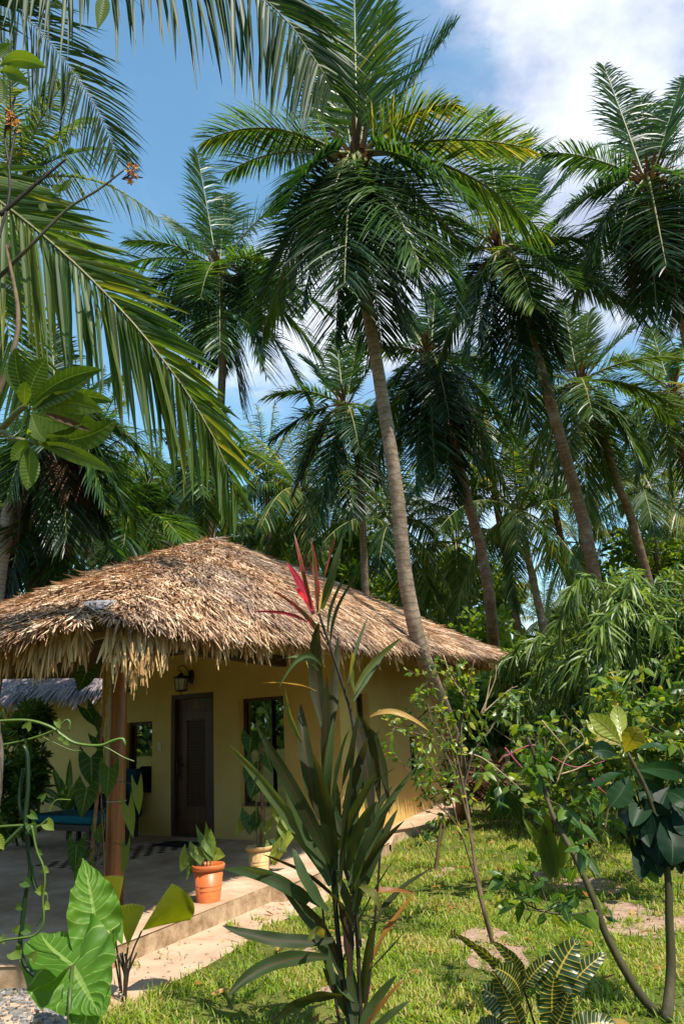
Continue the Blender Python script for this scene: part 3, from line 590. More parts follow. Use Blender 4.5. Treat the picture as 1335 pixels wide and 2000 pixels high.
g = G(); c = B0 - D1 * .24 + Z * 1.32; obox(g, c - D1 * .04 - Z * .06 - N1 * .001, D1 * .08, N1 * -.012, Z * .12); obox(g, c - D1 * .018 - Z * .03 - N1 * .0135, D1 * .036, N1 * -.006, Z * .06)
tag(g.build('light_switch', M['plate'], None, False, .003), 'cream light switch plate on ochre wall left of the door', 'light switch')
# mat
c = gz(345, 1649, .154); g = G(); obox(g, c - D1 * .28 - N1 * .2, D1 * .56, N1 * .4, Z * .012); tag(g.build('door_mat', M['rubber'], None, False, .004), 'dark rubber mat lying before the louvred door', 'door mat')
# daybed and armchair
def legbox(g, c, h, s=.03): obox(g, c - D1 * s - N1 * s, D1 * 2 * s, N1 * 2 * s, Z * h)
bd = gz(150, 1652, .15); db = thing('daybed', 'low dark wood daybed with teal cushion on the shaded porch', 'daybed', bd)
X = D1; Y = N1
for u, v in ((-.9, -.3), (.9, -.3), (-.9, .35), (.9, .35)):
    g = G(); legbox(g, bd + X * u * .75 + Y * v, .26); g.build('leg', M['framewood'], db, False, .004)
g = G(); obox(g, bd - X * .78 - Y * .38 + Z * .26, X * 1.56, Y * .8, Z * .08); g.build('frame', M['framewood'], db, False, .006)
g = G(); obox(g, bd - X * .74 - Y * .34 + Z * .342, X * 1.48, Y * .72, Z * .11); g.build('cushion', M['teal'], db, False, .035)
ac = B0 - D1 * .85 - N1 * .5; am = thing('armchair', 'teal upholstered armchair with its back to the window behind the post', 'armchair', ac)
for u, v in ((-.3, -.3), (.3, -.3), (-.3, .3), (.3, .3)):
    g = G(); legbox(g, ac + X * u + Y * v, .28); g.build('leg', M['framewood'], am, False, .004)
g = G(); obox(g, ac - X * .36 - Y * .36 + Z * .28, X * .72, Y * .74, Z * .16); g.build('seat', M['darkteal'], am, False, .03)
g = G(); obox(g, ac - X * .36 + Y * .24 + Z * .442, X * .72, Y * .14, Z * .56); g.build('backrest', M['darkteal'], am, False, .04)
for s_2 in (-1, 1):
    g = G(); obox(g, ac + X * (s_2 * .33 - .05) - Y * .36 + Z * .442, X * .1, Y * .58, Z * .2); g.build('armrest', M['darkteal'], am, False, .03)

# second cottage beyond the porch
h2 = thing('thatched_cottage', 'farther ochre cottage with grey thatch eave seen past the porch post', 'cottage', gz(150, 1588))
q0 = gz(60, 1590); q1 = gz(215, 1590); dd = nrm(q1 - q0); nn_ = A(-dd[1], dd[0], 0); q0 = q0 - dd * 5; q1 = q1 + dd * 1
g = G(); obox(g, q0, q1 - q0, nn_ * 4, Z * 3.1); g.build('wall', M['wall'], h2, False, .01)
zt = at(150, 1350, (q0 + nn_ * -.6)[1] * .5 + (q1 + nn_ * -.6)[1] * .5)[2]
g = G(); e_a, e_b = q0 - nn_ * .6, q1 + dd * .4 - nn_ * .6; V = np.array([e_a + Z * zt, e_b + Z * zt, e_b + nn_ * 3 + Z * (zt + 1.7), e_a + nn_ * 3 + Z * (zt + 1.7)]); g.add(np.vstack([V, V - Z * .12]), BQ, .3)
r2 = g.build('roof', M['thatch_grey'], h2, False)
g = G(); r = np.random.default_rng(5); n = 5200; u, v = r.random(n), r.random(n) ** 1.3; Pp = e_a + (e_b - e_a) * u[:, None] + (nn_ * 3 + Z * 1.7) * v[:, None] * .6 + Z * (zt + .02)
strips(g, Pp, -(nn_ * 3 + Z * 1.7) + dd * r.normal(0, .6, n)[:, None] + GRAV * .5, dd + Z * r.normal(0, .6, n)[:, None], r.uniform(.25, .5, n), r.uniform(.012, .025, n), GRAV * r.uniform(.1, .6, n)[:, None], 'straw', r.random(n))
g.build('thatch', M['thatch_grey'], r2)

# ------------------------------------------------------------------ palms
def trunk_path(pts):
    P = []
    for q in pts:
        P.append(gz(q[1], q[2]) if q[0] == 'g' else at(*q))
    if P[0][2] > .1:
        d = P[0] - P[1]; d = d / max(.05, abs(d[2])); P.insert(0, P[0] + A(d[0] * P[0][2] * .5, d[1] * P[0][2] * .5, -P[0][2]))
    return P
def crown_extra(rng, c, n, R, emin=-75, emax=80, Rv=.15):
    out = []
    for k in range(n):
        az = k * 2.399 + rng.uniform(-.3, .3); e = radians(emax + (emin - emax) * (k + .5) / n + rng.uniform(-8, 8)); rr = R * (1 - rng.uniform(0, Rv))
        out.append((c + rr * A(cos(e) * cos(az), cos(e) * sin(az), sin(e)), .2 + .12 * cos(e)))
    return out
def palm(label, crown, Yc, pts, r0, r1, tips, extra=8, R=4.2, seed=0, mats=None, tr='trunk', n=64, ll=1.08, lw=.021, dead=0, nuts=6, tone=(.2, .65), emin=-75, group='coconut palms around the cottage'):
    rng = np.random.default_rng(seed); c = at(*crown, Yc); P = trunk_path(pts) + [c]
    root = thing('coconut_palm', label, 'palm tree', (P[0][0], P[0][1], 0), group)
    tp = curve(P, 60); u = np.linspace(0, 1, 60); g = G(); rr = r0 + (r1 - r0) * u; rr = rr * (1 + .25 * np.exp(-u * 60 * .6)); rr[-4:] *= A(1.15, 1.3, 1.3, 1.0)
    tube(g, tp, rr, 14); g.build('trunk', M[tr], root)
    mats = mats or M['frond']; lst = []
    for q in tips:
        T = at(q[0], q[1], Yc + q[2]); lst.append((T, q[3], q[4] if len(q) > 4 else None))
    lst += [(T, b, None) for T, b in crown_extra(rng, c, extra, R * .8, emin, -28)]
    for T, b, tn in lst:
        g = G(); Lg = np.linalg.norm(T - c); s0_ = c + nrm((T - c) * A(1, 1, 0) + A(1e-3, 0, 0)) * .12
        frond_geo(g, frond_path(s0_, T, b), n, ll * min(1.15, .45 + Lg / R * .6), lw, rng.uniform(.14, .5), rng, .035, (rng.uniform(*tone) if tn is None else min(tn, .56)) + (.25 if rng.random() < .1 else rng.uniform(-.08, .06)), .24, .14, ragged=.08 if rng.random() < .6 else .2)
        g.build('frond', [M['rachis'], mats], root)
    for k in range(dead):
        az = k * 2.4 + .7; T = c + A(.7 * cos(az), .7 * sin(az), -R * rng.uniform(.5, .8)); g = G(); frond_geo(g, frond_path(c, T, .1), 44, ll * .7, lw, .5, rng, .03, .4, .4, .12); g.build('dry_frond', [M['dead'], M['dead']], root)
    if nuts:
        g = G()
        for k in range(nuts):
            az = k * 1.3; lathe(g, [(.001, .13), (.07, .1), (.11, 0), (.08, -.1), (.001, -.14)], c + A(.22 * cos(az), .22 * sin(az), -.3 - .1 * (k % 3)), 10)
        g.build('coconuts', M['coconut'], root)
    # fibrous heart of the crown
    g = G(); nn = 90; az = rng.uniform(0, 2 * pi, nn); Pp = c + np.c_[.1 * np.cos(az), .1 * np.sin(az), rng.uniform(-.5, .1, nn)]
    strips(g, Pp, np.c_[np.cos(az) * .6, np.sin(az) * .6, rng.uniform(-.6, 1.2, nn)], np.c_[-np.sin(az), np.cos(az), 0 * az], rng.uniform(.3, .7, nn), .035, None, 'straw', rng.random(nn)); g.build('leaf_bases', M['dead'], root)
    return root
palm('tall coconut palm leaning over the thatched eave, with the biggest crown', (692, 305), 11.0,
     [('g', 905, 1595), (893, 1480, 12.6), (870, 1400, 11.8), (845, 1335, 11.3), (816, 1250, 11.0), (790, 1120, 11.0), (774, 960, 11.0), (742, 750, 11.0), (707, 530, 11.0)], .125, .085,
     [(690, -90, .6, .02, .55), (640, 40, 1.5, .05), (745, 20, 1.6, .03, .7), (886, 52, .4, .04, .35), (888, 205, -.6, .28, .5), (1030, 290, -.4, .16, .6), (905, 385, -1.2, .22, .4), (402, 275, .2, .30, .4), (440, 340, 1.2, .22, .6), (560, 400, -1.0, .26, .3), (545, 300, 2, .12),
      (520, 560, -.2, .2, .25), (590, 600, -.9, .14, .2), (655, 670, -.5, .06, .15), (700, 600, -1.6, .10, .3), (672, 560, -1.8, .10, .25), (780, 640, -.2, .08, .15), (840, 600, -.8, .12, .2), (885, 545, -.3, .17, .25), (905, 480, .8, .2, .3), (600, 500, 1.2, .15), (745, 680, .9, .06, .15), (820, 520, -1.6, .14, .3), (655, 120, 2.0, .03)],
     3, 4.2, 1, n=105, lw=.0165)
palm('coconut palm with orange leaf bases standing behind the roof peak', (428, 520), 25, [(412, 1050, 26), (422, 960, 26), (430, 820, 25.5), (436, 640, 25)], .17, .12,
     [(385, 300, 1, .03, .6), (440, 380, 2, .03, .6), (548, 400, 0, .22, .5), (250, 470, -1, .2, .4), (275, 570, 0, .2, .4), (330, 640, 1, .12), (390, 720, 0, .08, .3), (430, 690, -2, .1, .4), (520, 735, -1, .12, .3), (620, 690, 0, .2, .4), (585, 610, 1, .18), (470, 790, 0, .05, .2), (330, 430, 2, .1), (205, 530, 0, .22, .5), (245, 640, 1, .2, .3), (645, 610, 1, .22, .4), (600, 780, 0, .1, .2), (355, 810, 0, .07, .2), (545, 520, -2, .2), (500, 640, 1, .12, .3), (300, 660, -1, .16, .2)], 9, 4.6, 2, n=84, lw=.025, ll=1.4)
palm('coconut palm with a spotted brown trunk right of the biggest palm', (980, 485), 17, [(1152, 1085, 18), (1128, 980, 18), (1100, 880, 17.6), (1055, 720, 17.2), (1015, 590, 17)], .17, .11,
     [(948, 215, 1, .03, .6), (1060, 320, 2, .05, .6), (1165, 290, 1, .06, .5), (1030, 260, 3, .05), (1185, 480, -1, .2, .5), (1255, 620, 0, .25, .3), (1190, 590, 1, .2, .3), (870, 420, 0, .15, .5), (805, 520, .5, .2, .4), (890, 600, 1, .15, .3), (1000, 770, -1, .06, .2), (1060, 760, -.6, .07, .12), (1095, 690, 0, .1, .15), (955, 740, -.4, .05, .15), (1035, 830, .6, .04, .2), (930, 660, -1, .1, .2), (1120, 560, -2, .2, .3)], 5, 4.3, 3, n=96, lw=.019, tr='trunk_dark', dead=2)
palm('coconut palm with its dark crown cut by the right photo edge, highest on that side', (1265, 350), 15.5, [(1420, 1250, 17.5), (1405, 1000, 17), (1350, 700, 16), (1300, 500, 15.6)], .17, .11,
     [(1178, 130, 1, .03, .5), (1335, 150, 1, .04, .5), (1250, 190, 2, .04), (1055, 298, 0, .16, .5), (1080, 440, -.5, .22, .4), (1140, 330, 2, .1), (1400, 260, 0, .1), (1440, 400, 0, .2), (1190, 560, -1, .18, .3), (1285, 650, -1, .08, .15), (1330, 620, 0, .1, .15), (1220, 490, .5, .16, .25), (1400, 560, 0, .15), (1250, 600, 1, .1, .15), (1300, 520, -2, .15, .3)], 7, 4.2, 4, n=96, lw=.018, dead=4)
palm('coconut palm with long dark drooping skirt between the two tall leaning trunks', (838, 690), 20, [('g', 975, 1500), (962, 1240, 21), (940, 1080, 20.6), (908, 960, 20.3), (870, 800, 20)], .18, .12,
     [(850, 560, 1, .03, .7), (780, 600, 1, .05, .6), (725, 680, 0, .15, .5), (745, 790, -.5, .16, .4), (775, 900, 0, .1, .2), (810, 960, -.8, .07, .15), (850, 950, -1.4, .06, .3), (885, 980, 0, .06, .15), (940, 930, -.5, .12, .2), (1010, 860, 0, .22, .4), (960, 740, .6, .2, .5), (930, 600, 1, .08), (990, 960, 1, .15, .3), (720, 880, 1, .15, .3)], 7, 4.4, 5, n=84, lw=.021, tr='trunk_dark', dead=5)
palm('slender coconut palm rising left of the biggest trunk, ragged upright young leaves', (672, 790), 25, [(712, 1130, 26), (708, 1030, 25.5), (698, 900, 25)], .15, .1,
     [(655, 650, 1, .02, .8), (700, 655, 1, .02, .8), (735, 700, 0, .05), (522, 775, -1, .25, .5), (530, 860, 0, .2, .4), (575, 960, 0, .15, .3), (620, 1030, -1, .1, .2), (690, 1010, -1, .08, .2), (750, 960, 0, .12, .3), (780, 870, 0, .2, .4), (590, 700, 1, .15), (640, 980, 1, .1)], 6, 4.2, 6, n=76, lw=.024)
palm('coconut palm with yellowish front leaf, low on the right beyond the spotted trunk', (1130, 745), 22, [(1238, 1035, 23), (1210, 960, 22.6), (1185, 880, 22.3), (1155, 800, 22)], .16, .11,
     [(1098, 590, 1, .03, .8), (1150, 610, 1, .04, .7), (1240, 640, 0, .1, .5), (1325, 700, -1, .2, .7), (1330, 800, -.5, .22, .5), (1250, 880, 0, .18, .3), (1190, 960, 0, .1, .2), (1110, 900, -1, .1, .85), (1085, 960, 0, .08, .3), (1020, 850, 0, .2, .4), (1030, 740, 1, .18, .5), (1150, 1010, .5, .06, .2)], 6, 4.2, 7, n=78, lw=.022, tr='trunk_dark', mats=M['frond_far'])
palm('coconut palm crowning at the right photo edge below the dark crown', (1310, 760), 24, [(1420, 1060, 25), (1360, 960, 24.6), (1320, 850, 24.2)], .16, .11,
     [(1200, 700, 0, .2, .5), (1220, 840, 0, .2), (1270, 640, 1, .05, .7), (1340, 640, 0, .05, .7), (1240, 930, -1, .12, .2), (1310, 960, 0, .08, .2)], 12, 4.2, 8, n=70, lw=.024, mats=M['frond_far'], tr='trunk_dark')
palm('pale trunked coconut palm leaning out of the left photo edge with dry brown skirt', (112, 800), 15, [(-10, 1180, 15.6), (8, 1060, 15.5), (30, 960, 15.3), (75, 860, 15)], .2, .13,
     [(235, 985, 0, .2, .4), (200, 1040, .5, .12, .3), (60, 1010, 0, .1, .2), (130, 1060, -.5, .06, .2), (10, 960, 0, .15, .3), (250, 860, 0, .22, .5), (240, 740, 1, .15, .5), (30, 680, 1, .1), (100, 640, 1, .03)], 9, 3.6, 9, n=80, lw=.02, tr='trunk_pale', dead=6)
palm('coconut palm with curved trunk standing left of the thatched roof slope', (70, 990), 17, [(18, 1175, 17.5), (40, 1090, 17.2), (60, 1040, 17)], .16, .12,
     [(190, 1040, 0, .2), (230, 1090, 0, .2, .4), (110, 1130, -1, .1, .2), (20, 1120, 0, .12), (-40, 1060, 0, .2), (150, 900, 1, .1), (40, 880, 1, .1)], 9, 3.2, 10, n=50, lw=.026, tr='trunk_dark', dead=3)
palm('coconut palm with grey ringed trunk tilting up from behind the roof peak', (395, 880), 24, [(328, 1062, 25), (345, 1010, 24.6), (365, 950, 24.3)], .19, .13,
     [(300, 960, 0, .2), (330, 860, 0, .2), (470, 880, 0, .2), (490, 950, 0, .2), (400, 760, 0, .05), (440, 800, 1, .1)], 8, 3.8, 12, n=44, lw=.03, tr='trunk_pale')
palm('low coconut palm with bushy upright crown left of the roof peak', (258, 1010), 20, [(258, 1120, 20.3), (258, 1060, 20.1)], .2, .16,
     [(250, 880, 0, .03, .5), (215, 900, 0, .05), (310, 890, 0, .06), (170, 960, 0, .2), (130, 1050, -1, .25, .5), (340, 980, 0, .2), (350, 1060, -.5, .25), (220, 1080, -1, .15), (290, 950, -1, .1), (120, 1120, -.6, .3, .4)], 6, 3.0, 13, n=52, lw=.03, emin=-30)

# farther palms share frond meshes
VAR = []
for k, e in enumerate([82, 70, 56, 42, 28, 14, 0, -16, -34, -52, -70]):
    for s in range(2):
        rng = np.random.default_rng(100 + k * 2 + s); g = G(); T = 4.1 * A(cos(radians(e)), 0, sin(radians(e)))
        frond_geo(g, frond_path(A(.1, 0, 0), T, .2 + .14 * cos(radians(e))), 62, .85, .026, .5, rng, .04, rng.uniform(.25, .75), .35, .12, plane=(0, 1, 0), ragged=.08 if s else .2); VAR.append((e, g))
VM = {id(mt): [(e, g.mesh('frond', [M['rachis'], mt])) for e, g in VAR] for mt in (M['frond'], M['frond_far'])}
def far_palm(px, py, Y, label, lean=.4, sc=1., seed=0, sunny=True, n=20, low=-70):
    rng = np.random.default_rng(seed); c = at(px, py, Y); b = A(c[0] + lean, c[1] + .5, 0)
    root = thing('coconut_palm', label, 'palm tree', b, 'coconut palms around the cottage'); g = G(); tube(g, curve([b, (b + c) / 2 + A(lean * .15, 0, 0), c], 20), np.linspace(.18, .11, 20), 9); g.build('trunk', M['trunk_dark' if seed % 2 else 'trunk'], root)
    vm = VM[id(M['frond_far'] if sunny else M['frond'])]  # sunny flag only picks the leaf colour with painted sunlight
    for k in range(n):
        e = 82 + (low - 82) * (k + .5) / n + rng.uniform(-7, 7); me = min(vm, key=lambda q: abs(q[0] - e) + rng.uniform(0, 6))[1]
        o = bpy.data.objects.new('frond', me); C.objects.link(o); o.parent = root; o.location = tuple(c - b); o.rotation_euler = (0, 0, k * 2.399 + rng.uniform(-.3, .3)); s = sc * rng.uniform(.85, 1.08); o.scale = (s, s, s)
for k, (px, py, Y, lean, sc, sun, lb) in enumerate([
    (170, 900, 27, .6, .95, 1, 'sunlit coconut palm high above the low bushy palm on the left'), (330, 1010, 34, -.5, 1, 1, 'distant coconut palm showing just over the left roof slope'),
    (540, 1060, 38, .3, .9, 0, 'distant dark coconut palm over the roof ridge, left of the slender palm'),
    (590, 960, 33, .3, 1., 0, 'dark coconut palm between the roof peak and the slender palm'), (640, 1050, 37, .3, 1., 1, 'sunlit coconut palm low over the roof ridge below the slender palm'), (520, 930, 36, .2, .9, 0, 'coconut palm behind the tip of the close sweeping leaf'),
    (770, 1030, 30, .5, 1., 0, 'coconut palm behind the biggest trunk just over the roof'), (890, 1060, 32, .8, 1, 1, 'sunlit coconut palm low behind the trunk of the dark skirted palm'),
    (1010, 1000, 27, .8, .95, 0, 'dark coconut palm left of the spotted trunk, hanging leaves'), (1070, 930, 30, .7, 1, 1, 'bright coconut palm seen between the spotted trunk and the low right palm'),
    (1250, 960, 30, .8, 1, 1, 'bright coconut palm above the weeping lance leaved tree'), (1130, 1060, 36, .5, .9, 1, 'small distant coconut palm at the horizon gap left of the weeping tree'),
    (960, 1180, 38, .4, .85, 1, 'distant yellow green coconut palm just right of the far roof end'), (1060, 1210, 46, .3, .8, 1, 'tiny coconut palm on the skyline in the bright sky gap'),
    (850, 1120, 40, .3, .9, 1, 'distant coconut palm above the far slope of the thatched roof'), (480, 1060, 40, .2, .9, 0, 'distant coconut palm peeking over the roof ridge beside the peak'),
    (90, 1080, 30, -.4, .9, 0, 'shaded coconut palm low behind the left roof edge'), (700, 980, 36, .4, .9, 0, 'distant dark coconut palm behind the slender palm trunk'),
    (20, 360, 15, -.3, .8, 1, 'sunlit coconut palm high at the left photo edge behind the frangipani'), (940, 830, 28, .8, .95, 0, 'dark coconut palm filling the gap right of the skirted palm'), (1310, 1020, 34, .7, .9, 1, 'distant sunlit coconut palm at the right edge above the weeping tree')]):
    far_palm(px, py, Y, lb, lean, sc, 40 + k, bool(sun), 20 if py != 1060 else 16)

# near palm outside the left of the frame: big close fronds
def near_palm(label, base, crown, fronds, r=.12, leafm='frond_near'):
    root = thing('coconut_palm', label, 'palm tree', base, 'coconut palms around the cottage'); g = G(); tube(g, curve([base, (A(*base) + A(*crown)) / 2 + A(-.2, 0, 0), crown], 20), np.linspace(r * 1.4, r, 20), 12); g.build('trunk', M['trunk'], root)
    for k, (pts, kw) in enumerate(fronds):
        rng = np.random.default_rng(300 + k); g = G(); P = [A(*crown)] + [at(*q) for q in pts]
        frond_geo(g, P, rng=rng, **kw); g.build('frond', [M['rachis_near'], M[leafm]], root)
    return root
near_palm('young coconut palm by the left photo edge whose close leaf sweeps down across the sky', (-4.3, 4.6, 0), (-4.1, 4.8, 5.2),
    [([(-160, 300, 4.7), (0, 395, 4.6), (130, 500, 4.6), (250, 620, 4.6), (350, 745, 4.6), (420, 860, 4.6), (462, 965, 4.6)], dict(n=86, ll=.92, lw=.021, droop=.12, r=.02, tone0=.55, tvar=.4, t0=.36, vee=.1, fold=.5, llr=.68, ang=(18, 58), plane=(1, .1, .25))),
     ([(-260, 200, 5.4), (-120, 360, 5.8), (0, 600, 6.2), (60, 800, 6.4)], dict(n=60, ll=.8, lw=.02, droop=.4, r=.018, tone0=.35, t0=.3, vee=.15, fold=.4, plane=(1, 0, .2)))])
near_palm('coconut palm left out of frame whose two leaf tips hang from the top photo edge', (-5.2, 7.2, 0), (-3.9, 6.6, 8.1),
    [([(-60, -95, 6.4), (200, -100, 6.0), (420, -60, 5.8), (540, 20, 5.8), (610, 110, 5.8), (648, 170, 5.8)], dict(n=112, ll=1.2, lw=.026, droop=.5, r=.02, tone0=.12, tvar=.3, t0=.1, vee=.05, fold=.4, ang=(40, 62), plane=(.9, .2, .35))),
     ([(-110, -80, 7.4), (0, -10, 7.6), (90, 75, 7.8), (160, 165, 7.9), (205, 245, 8.0), (232, 315, 8.0)], dict(n=125, ll=1.0, lw=.012, droop=.3, r=.016, tone0=.1, tvar=.25, t0=.2, vee=.05, fold=.3, ang=(36, 66), plane=(1, .1, .3)))], leafm='frond_shade')

# ------------------------------------------------------------------ leafy masses
def cloud(g, rng, centers, radii, n, L, w, tone=(.1, .9), droop=.35, kind='leaf', up_=.3, fold=0, inner=0):
    """leaves in clumps: each clump a small ball of leaves pointing outward"""
    k = rng.integers(0, len(centers), n); c = centers[k]; r = radii[k]
    d = nrm(rng.normal(0, 1, (n, 3))); rad = (inner + (1 - inner) * rng.random(n) ** .45)[:, None]
    P = c + d * rad * r[:, None] if r.ndim == 1 else c + d * rad * r
    D = d + A(0, 0, up_) + rng.normal(0, .5, (n, 3)); Wd = np.cross(D, rng.normal(0, 1, (n, 3)) + A(0, 0, 1.2))
    tn = np.clip(rng.uniform(*tone, n) * .7 + .3 * rng.random(len(centers))[k] , 0, 1)
    strips(g, P, D, Wd, L * rng.uniform(.6, 1.2, n), w * rng.uniform(.7, 1.2, n), GRAV * (droop * rng.uniform(.3, 1.4, n))[:, None], kind, tn, 0, fold); return g
def clumps(rng, c, R, n):
    d = nrm(rng.normal(0, 1, (n, 3))); return np.asarray(c) + d * np.asarray(R) * (rng.random(n) ** .4)[:, None]
def leafy(name, label, cat, base, crown_c, R, ncl, rcl, n, L, w, mat, seed, stems=3, sr=.03, group=None, tone=(.05, .9), droop=.3, stem='stem', part='crown', up_=.3):
    rng = np.random.default_rng(seed); root = thing(name, label, cat, base, group); cl = clumps(rng, crown_c, R, ncl)
    g = G(); cloud(g, rng, cl, rcl * rng.uniform(.6, 1.3, ncl), n, L, w, tone, droop, 'leaf', up_, .25); g.build(part, M[mat], root)
    for k in range(stems):
        e = cl[rng.integers(ncl)]; g = G(); b = A(*base) + A(rng.normal(0, .1), rng.normal(0, .1), 0); tube(g, curve([b, (b + e) / 2 + rng.normal(0, .12, 3), e], 14), np.linspace(sr, sr * .4, 14), 7); g.build('trunk' if part == 'crown' else 'stem', M[stem], root)
    return root
GR = 'shrubs and small trees behind the garden'
def tree_px(px, py, Y, Rx, Rz, ncl, n, L, w, mat, seed, label, name='broadleaf_tree', cat='tree', sr=.12, tone=(.1, .95), **k):
    c = at(px, py, Y); return leafy(name, label, cat, (c[0] + .2, c[1] + .3, 0), c, A(Rx, Rx * .8, Rz), ncl, .55 * min(Rx, Rz) * .75, n, L, w, mat, seed, 3, sr, GR, tone, **k)
tree_px(200, 1010, 38, 3.4, 2.6, 26, 5200, .42, .11, 'thicket', 1, 'bright green leafy tree far behind the left roof slope', tone=(.35, 1))
tree_px(40, 1010, 36, 3.0, 3.0, 24, 4600, .42, .11, 'thicket', 2, 'leafy tree behind the pale trunk at the left photo edge')
tree_px(330, 1020, 42, 3.0, 2.4, 22, 4400, .44, .12, 'thicket', 3, 'leafy tree between the bushy palm and the grey ringed trunk', tone=(.3, 1))
tree_px(500, 1090, 44, 3.2, 2.2, 22, 4000, .46, .12, 'thicket', 4, 'leafy tree low behind the roof ridge right of the peak')
tree_px(720, 1130, 38, 3.4, 2.4, 22, 4400, .42, .11, 'thicket', 5, 'sunlit leafy tree just over the roof left of the biggest trunk', tone=(.3, 1))
tree_px(880, 1180, 36, 2.8, 2.2, 20, 4200, .4, .1, 'thicket', 6, 'leafy tree over the far roof end beside the dark skirted palm', tone=(.3, 1))
tree_px(1010, 1310, 24, 2.2, 1.8, 26, 7000, .26, .07, 'thicket', 7, 'yellow green thicket bush glowing behind the far roof corner', 'thicket_bush', 'bush', .05, (.6, 1))
tree_px(960, 1400, 20, 1.1, 1.0, 16, 3800, .2, .055, 'bushleaf', 8, 'dark leafy bush crowding the far end of the cottage wall', 'thicket_bush', 'bush', .04, (.15, .9))
tree_px(1080, 1390, 19, 1.3, .9, 18, 4200, .2, .05, 'thicket', 9, 'mid green bush below the sky gap, left of the weeping tree', 'thicket_bush', 'bush', .04, (.35, 1))
tree_px(1190, 1440, 15, 1.3, .9, 20, 5200, .17, .045, 'bushleaf', 10, 'dark bush under the weeping lance leaved tree', 'thicket_bush', 'bush', .04, (.1, .85))
tree_px(1310, 1420, 11, .8, 1.0, 18, 4200, .15, .042, 'bushleaf', 11, 'leafy shrub with bright tips at the right photo edge', 'thicket_bush', 'bush', .03, (.2, 1))
tree_px(1140, 1260, 30, 3.0, 1.8, 20, 4000, .38, .1, 'thicket', 12, 'distant leafy tree on the skyline behind the weeping tree')
tree_px(1300, 1140, 30, 3.0, 2.4, 20, 4000, .38, .1, 'thicket', 13, 'distant leafy tree at the right edge above the weeping tree', tone=(.3, 1))
tree_px(45, 1470, 14.5, .5, .85, 14, 3000, .17, .022, 'lance', 14, 'narrow leaved bush before the farther cottage wall', 'thicket_bush', 'bush', .025, (.1, .9))
tree_px(25, 1540, 12.5, .5, .5, 12, 2000, .16, .03, 'bushleaf', 15, 'dark low bush at the left edge beside the daybed', 'thicket_bush', 'bush', .02, (0, .7))
# weeping lance-leaved tree
def weeping(label, px, py, Y, R, nb, seed, base_px, nl=70, L=.36, w=.018):
    rng = np.random.default_rng(seed); c = at(px, py, Y); b = A(at(base_px, 1500, Y)[0], Y + .4, 0); root = thing('weeping_tree', label, 'tree', b, None)
    for k in range(4):
        g = G(); e = c + A(rng.normal(0, .25 * R), rng.normal(0, .2 * R), rng.uniform(.0, .4) * R); tube(g, curve([b + A(rng.normal(0, .12), 0, 0), (b + e) / 2 + A(rng.normal(0, .12), 0, 0), e], 14), np.linspace(.05, .018, 14), 7); g.build('trunk', M['stem'], root)
    g = G(); tw = G()
    for k in range(nb):
        s = c + A(rng.normal(0, .35), rng.normal(0, .35), rng.uniform(-.75, .35)) * R; az = rng.uniform(0, 2 * pi); ex = rng.uniform(.35, .9) * R
        tip = s + A(cos(az) * ex, sin(az) * ex, rng.uniform(-.15, .45) * R); tip2 = tip + A(cos(az) * .25 * R, sin(az) * .25 * R, -rng.uniform(.1, .35) * R)
        P = curve([s, (s + tip) / 2 + A(0, 0, .12 * R), tip, tip2], nl); tube(tw, P, np.linspace(.009, .003, nl), 4)
        idx = rng.integers(int(nl * .25), nl, nl); T = nrm(np.gradient(P, axis=0))[idx]
        D = T * .6 + rng.normal(0, .55, (nl, 3)) + GRAV * .25; Wd = np.cross(D, rng.normal(0, .6, (nl, 3)) + A(0, -.6, .8))
        strips(g, P[idx], D, Wd, L * rng.uniform(.6, 1.15, nl), w * rng.uniform(.8, 1.2, nl), GRAV * rng.uniform(.3, .8, nl)[:, None], 'leaf', np.clip(rng.uniform(.15, 1.0, nl), 0, 1), 0, .25)
    g.build('crown', M['lance'], root); tw.build('branches', M['greenstem'], root); return root
weeping('large weeping tree with narrow glossy lance leaves on the right', 1265, 1215, 12, 1.15, 150, 21, 1260)
weeping('smaller weeping tree with lance leaves lower left of the large one', 1100, 1300, 14, .75, 60, 22, 1090, L=.34)
weeping('low weeping shrub with lance leaves between the two weeping trees and the lawn', 1130, 1400, 13, .8, 70, 23, 1120, L=.32)

# far wood all round as one mass
rng = np.random.default_rng(77); n = 900; az = rng.uniform(0, 2 * pi, n); rr = rng.uniform(58, 74, n)
cen = np.c_[rr * np.cos(az), 6 + rr * np.sin(az), rng.uniform(.4, 6.2, n)]
g = G(); cloud(g, rng, cen, rng.uniform(1.4, 2.6, n), 60000, 1.1, .36, (0, .8), .3); tag(g.build('far_wood', M['thicket']), kind='stuff')
rng = np.random.default_rng(78); n = 260; az = rng.uniform(pi * 1.05, pi * 1.95, n); rr = rng.uniform(17, 24, n)
cen = np.c_[rr * np.cos(az), rr * np.sin(az) - 2, rng.uniform(.3, 5.5, n)]
g = G(); cloud(g, rng, cen, rng.uniform(.8, 1.6, n), 16000, .6, .17, (0, .8), .3); tag(g.build('unseen_hedge', M['thicket']), kind='stuff')  # unseen planting behind the camera, added for window reflections and ambient shade

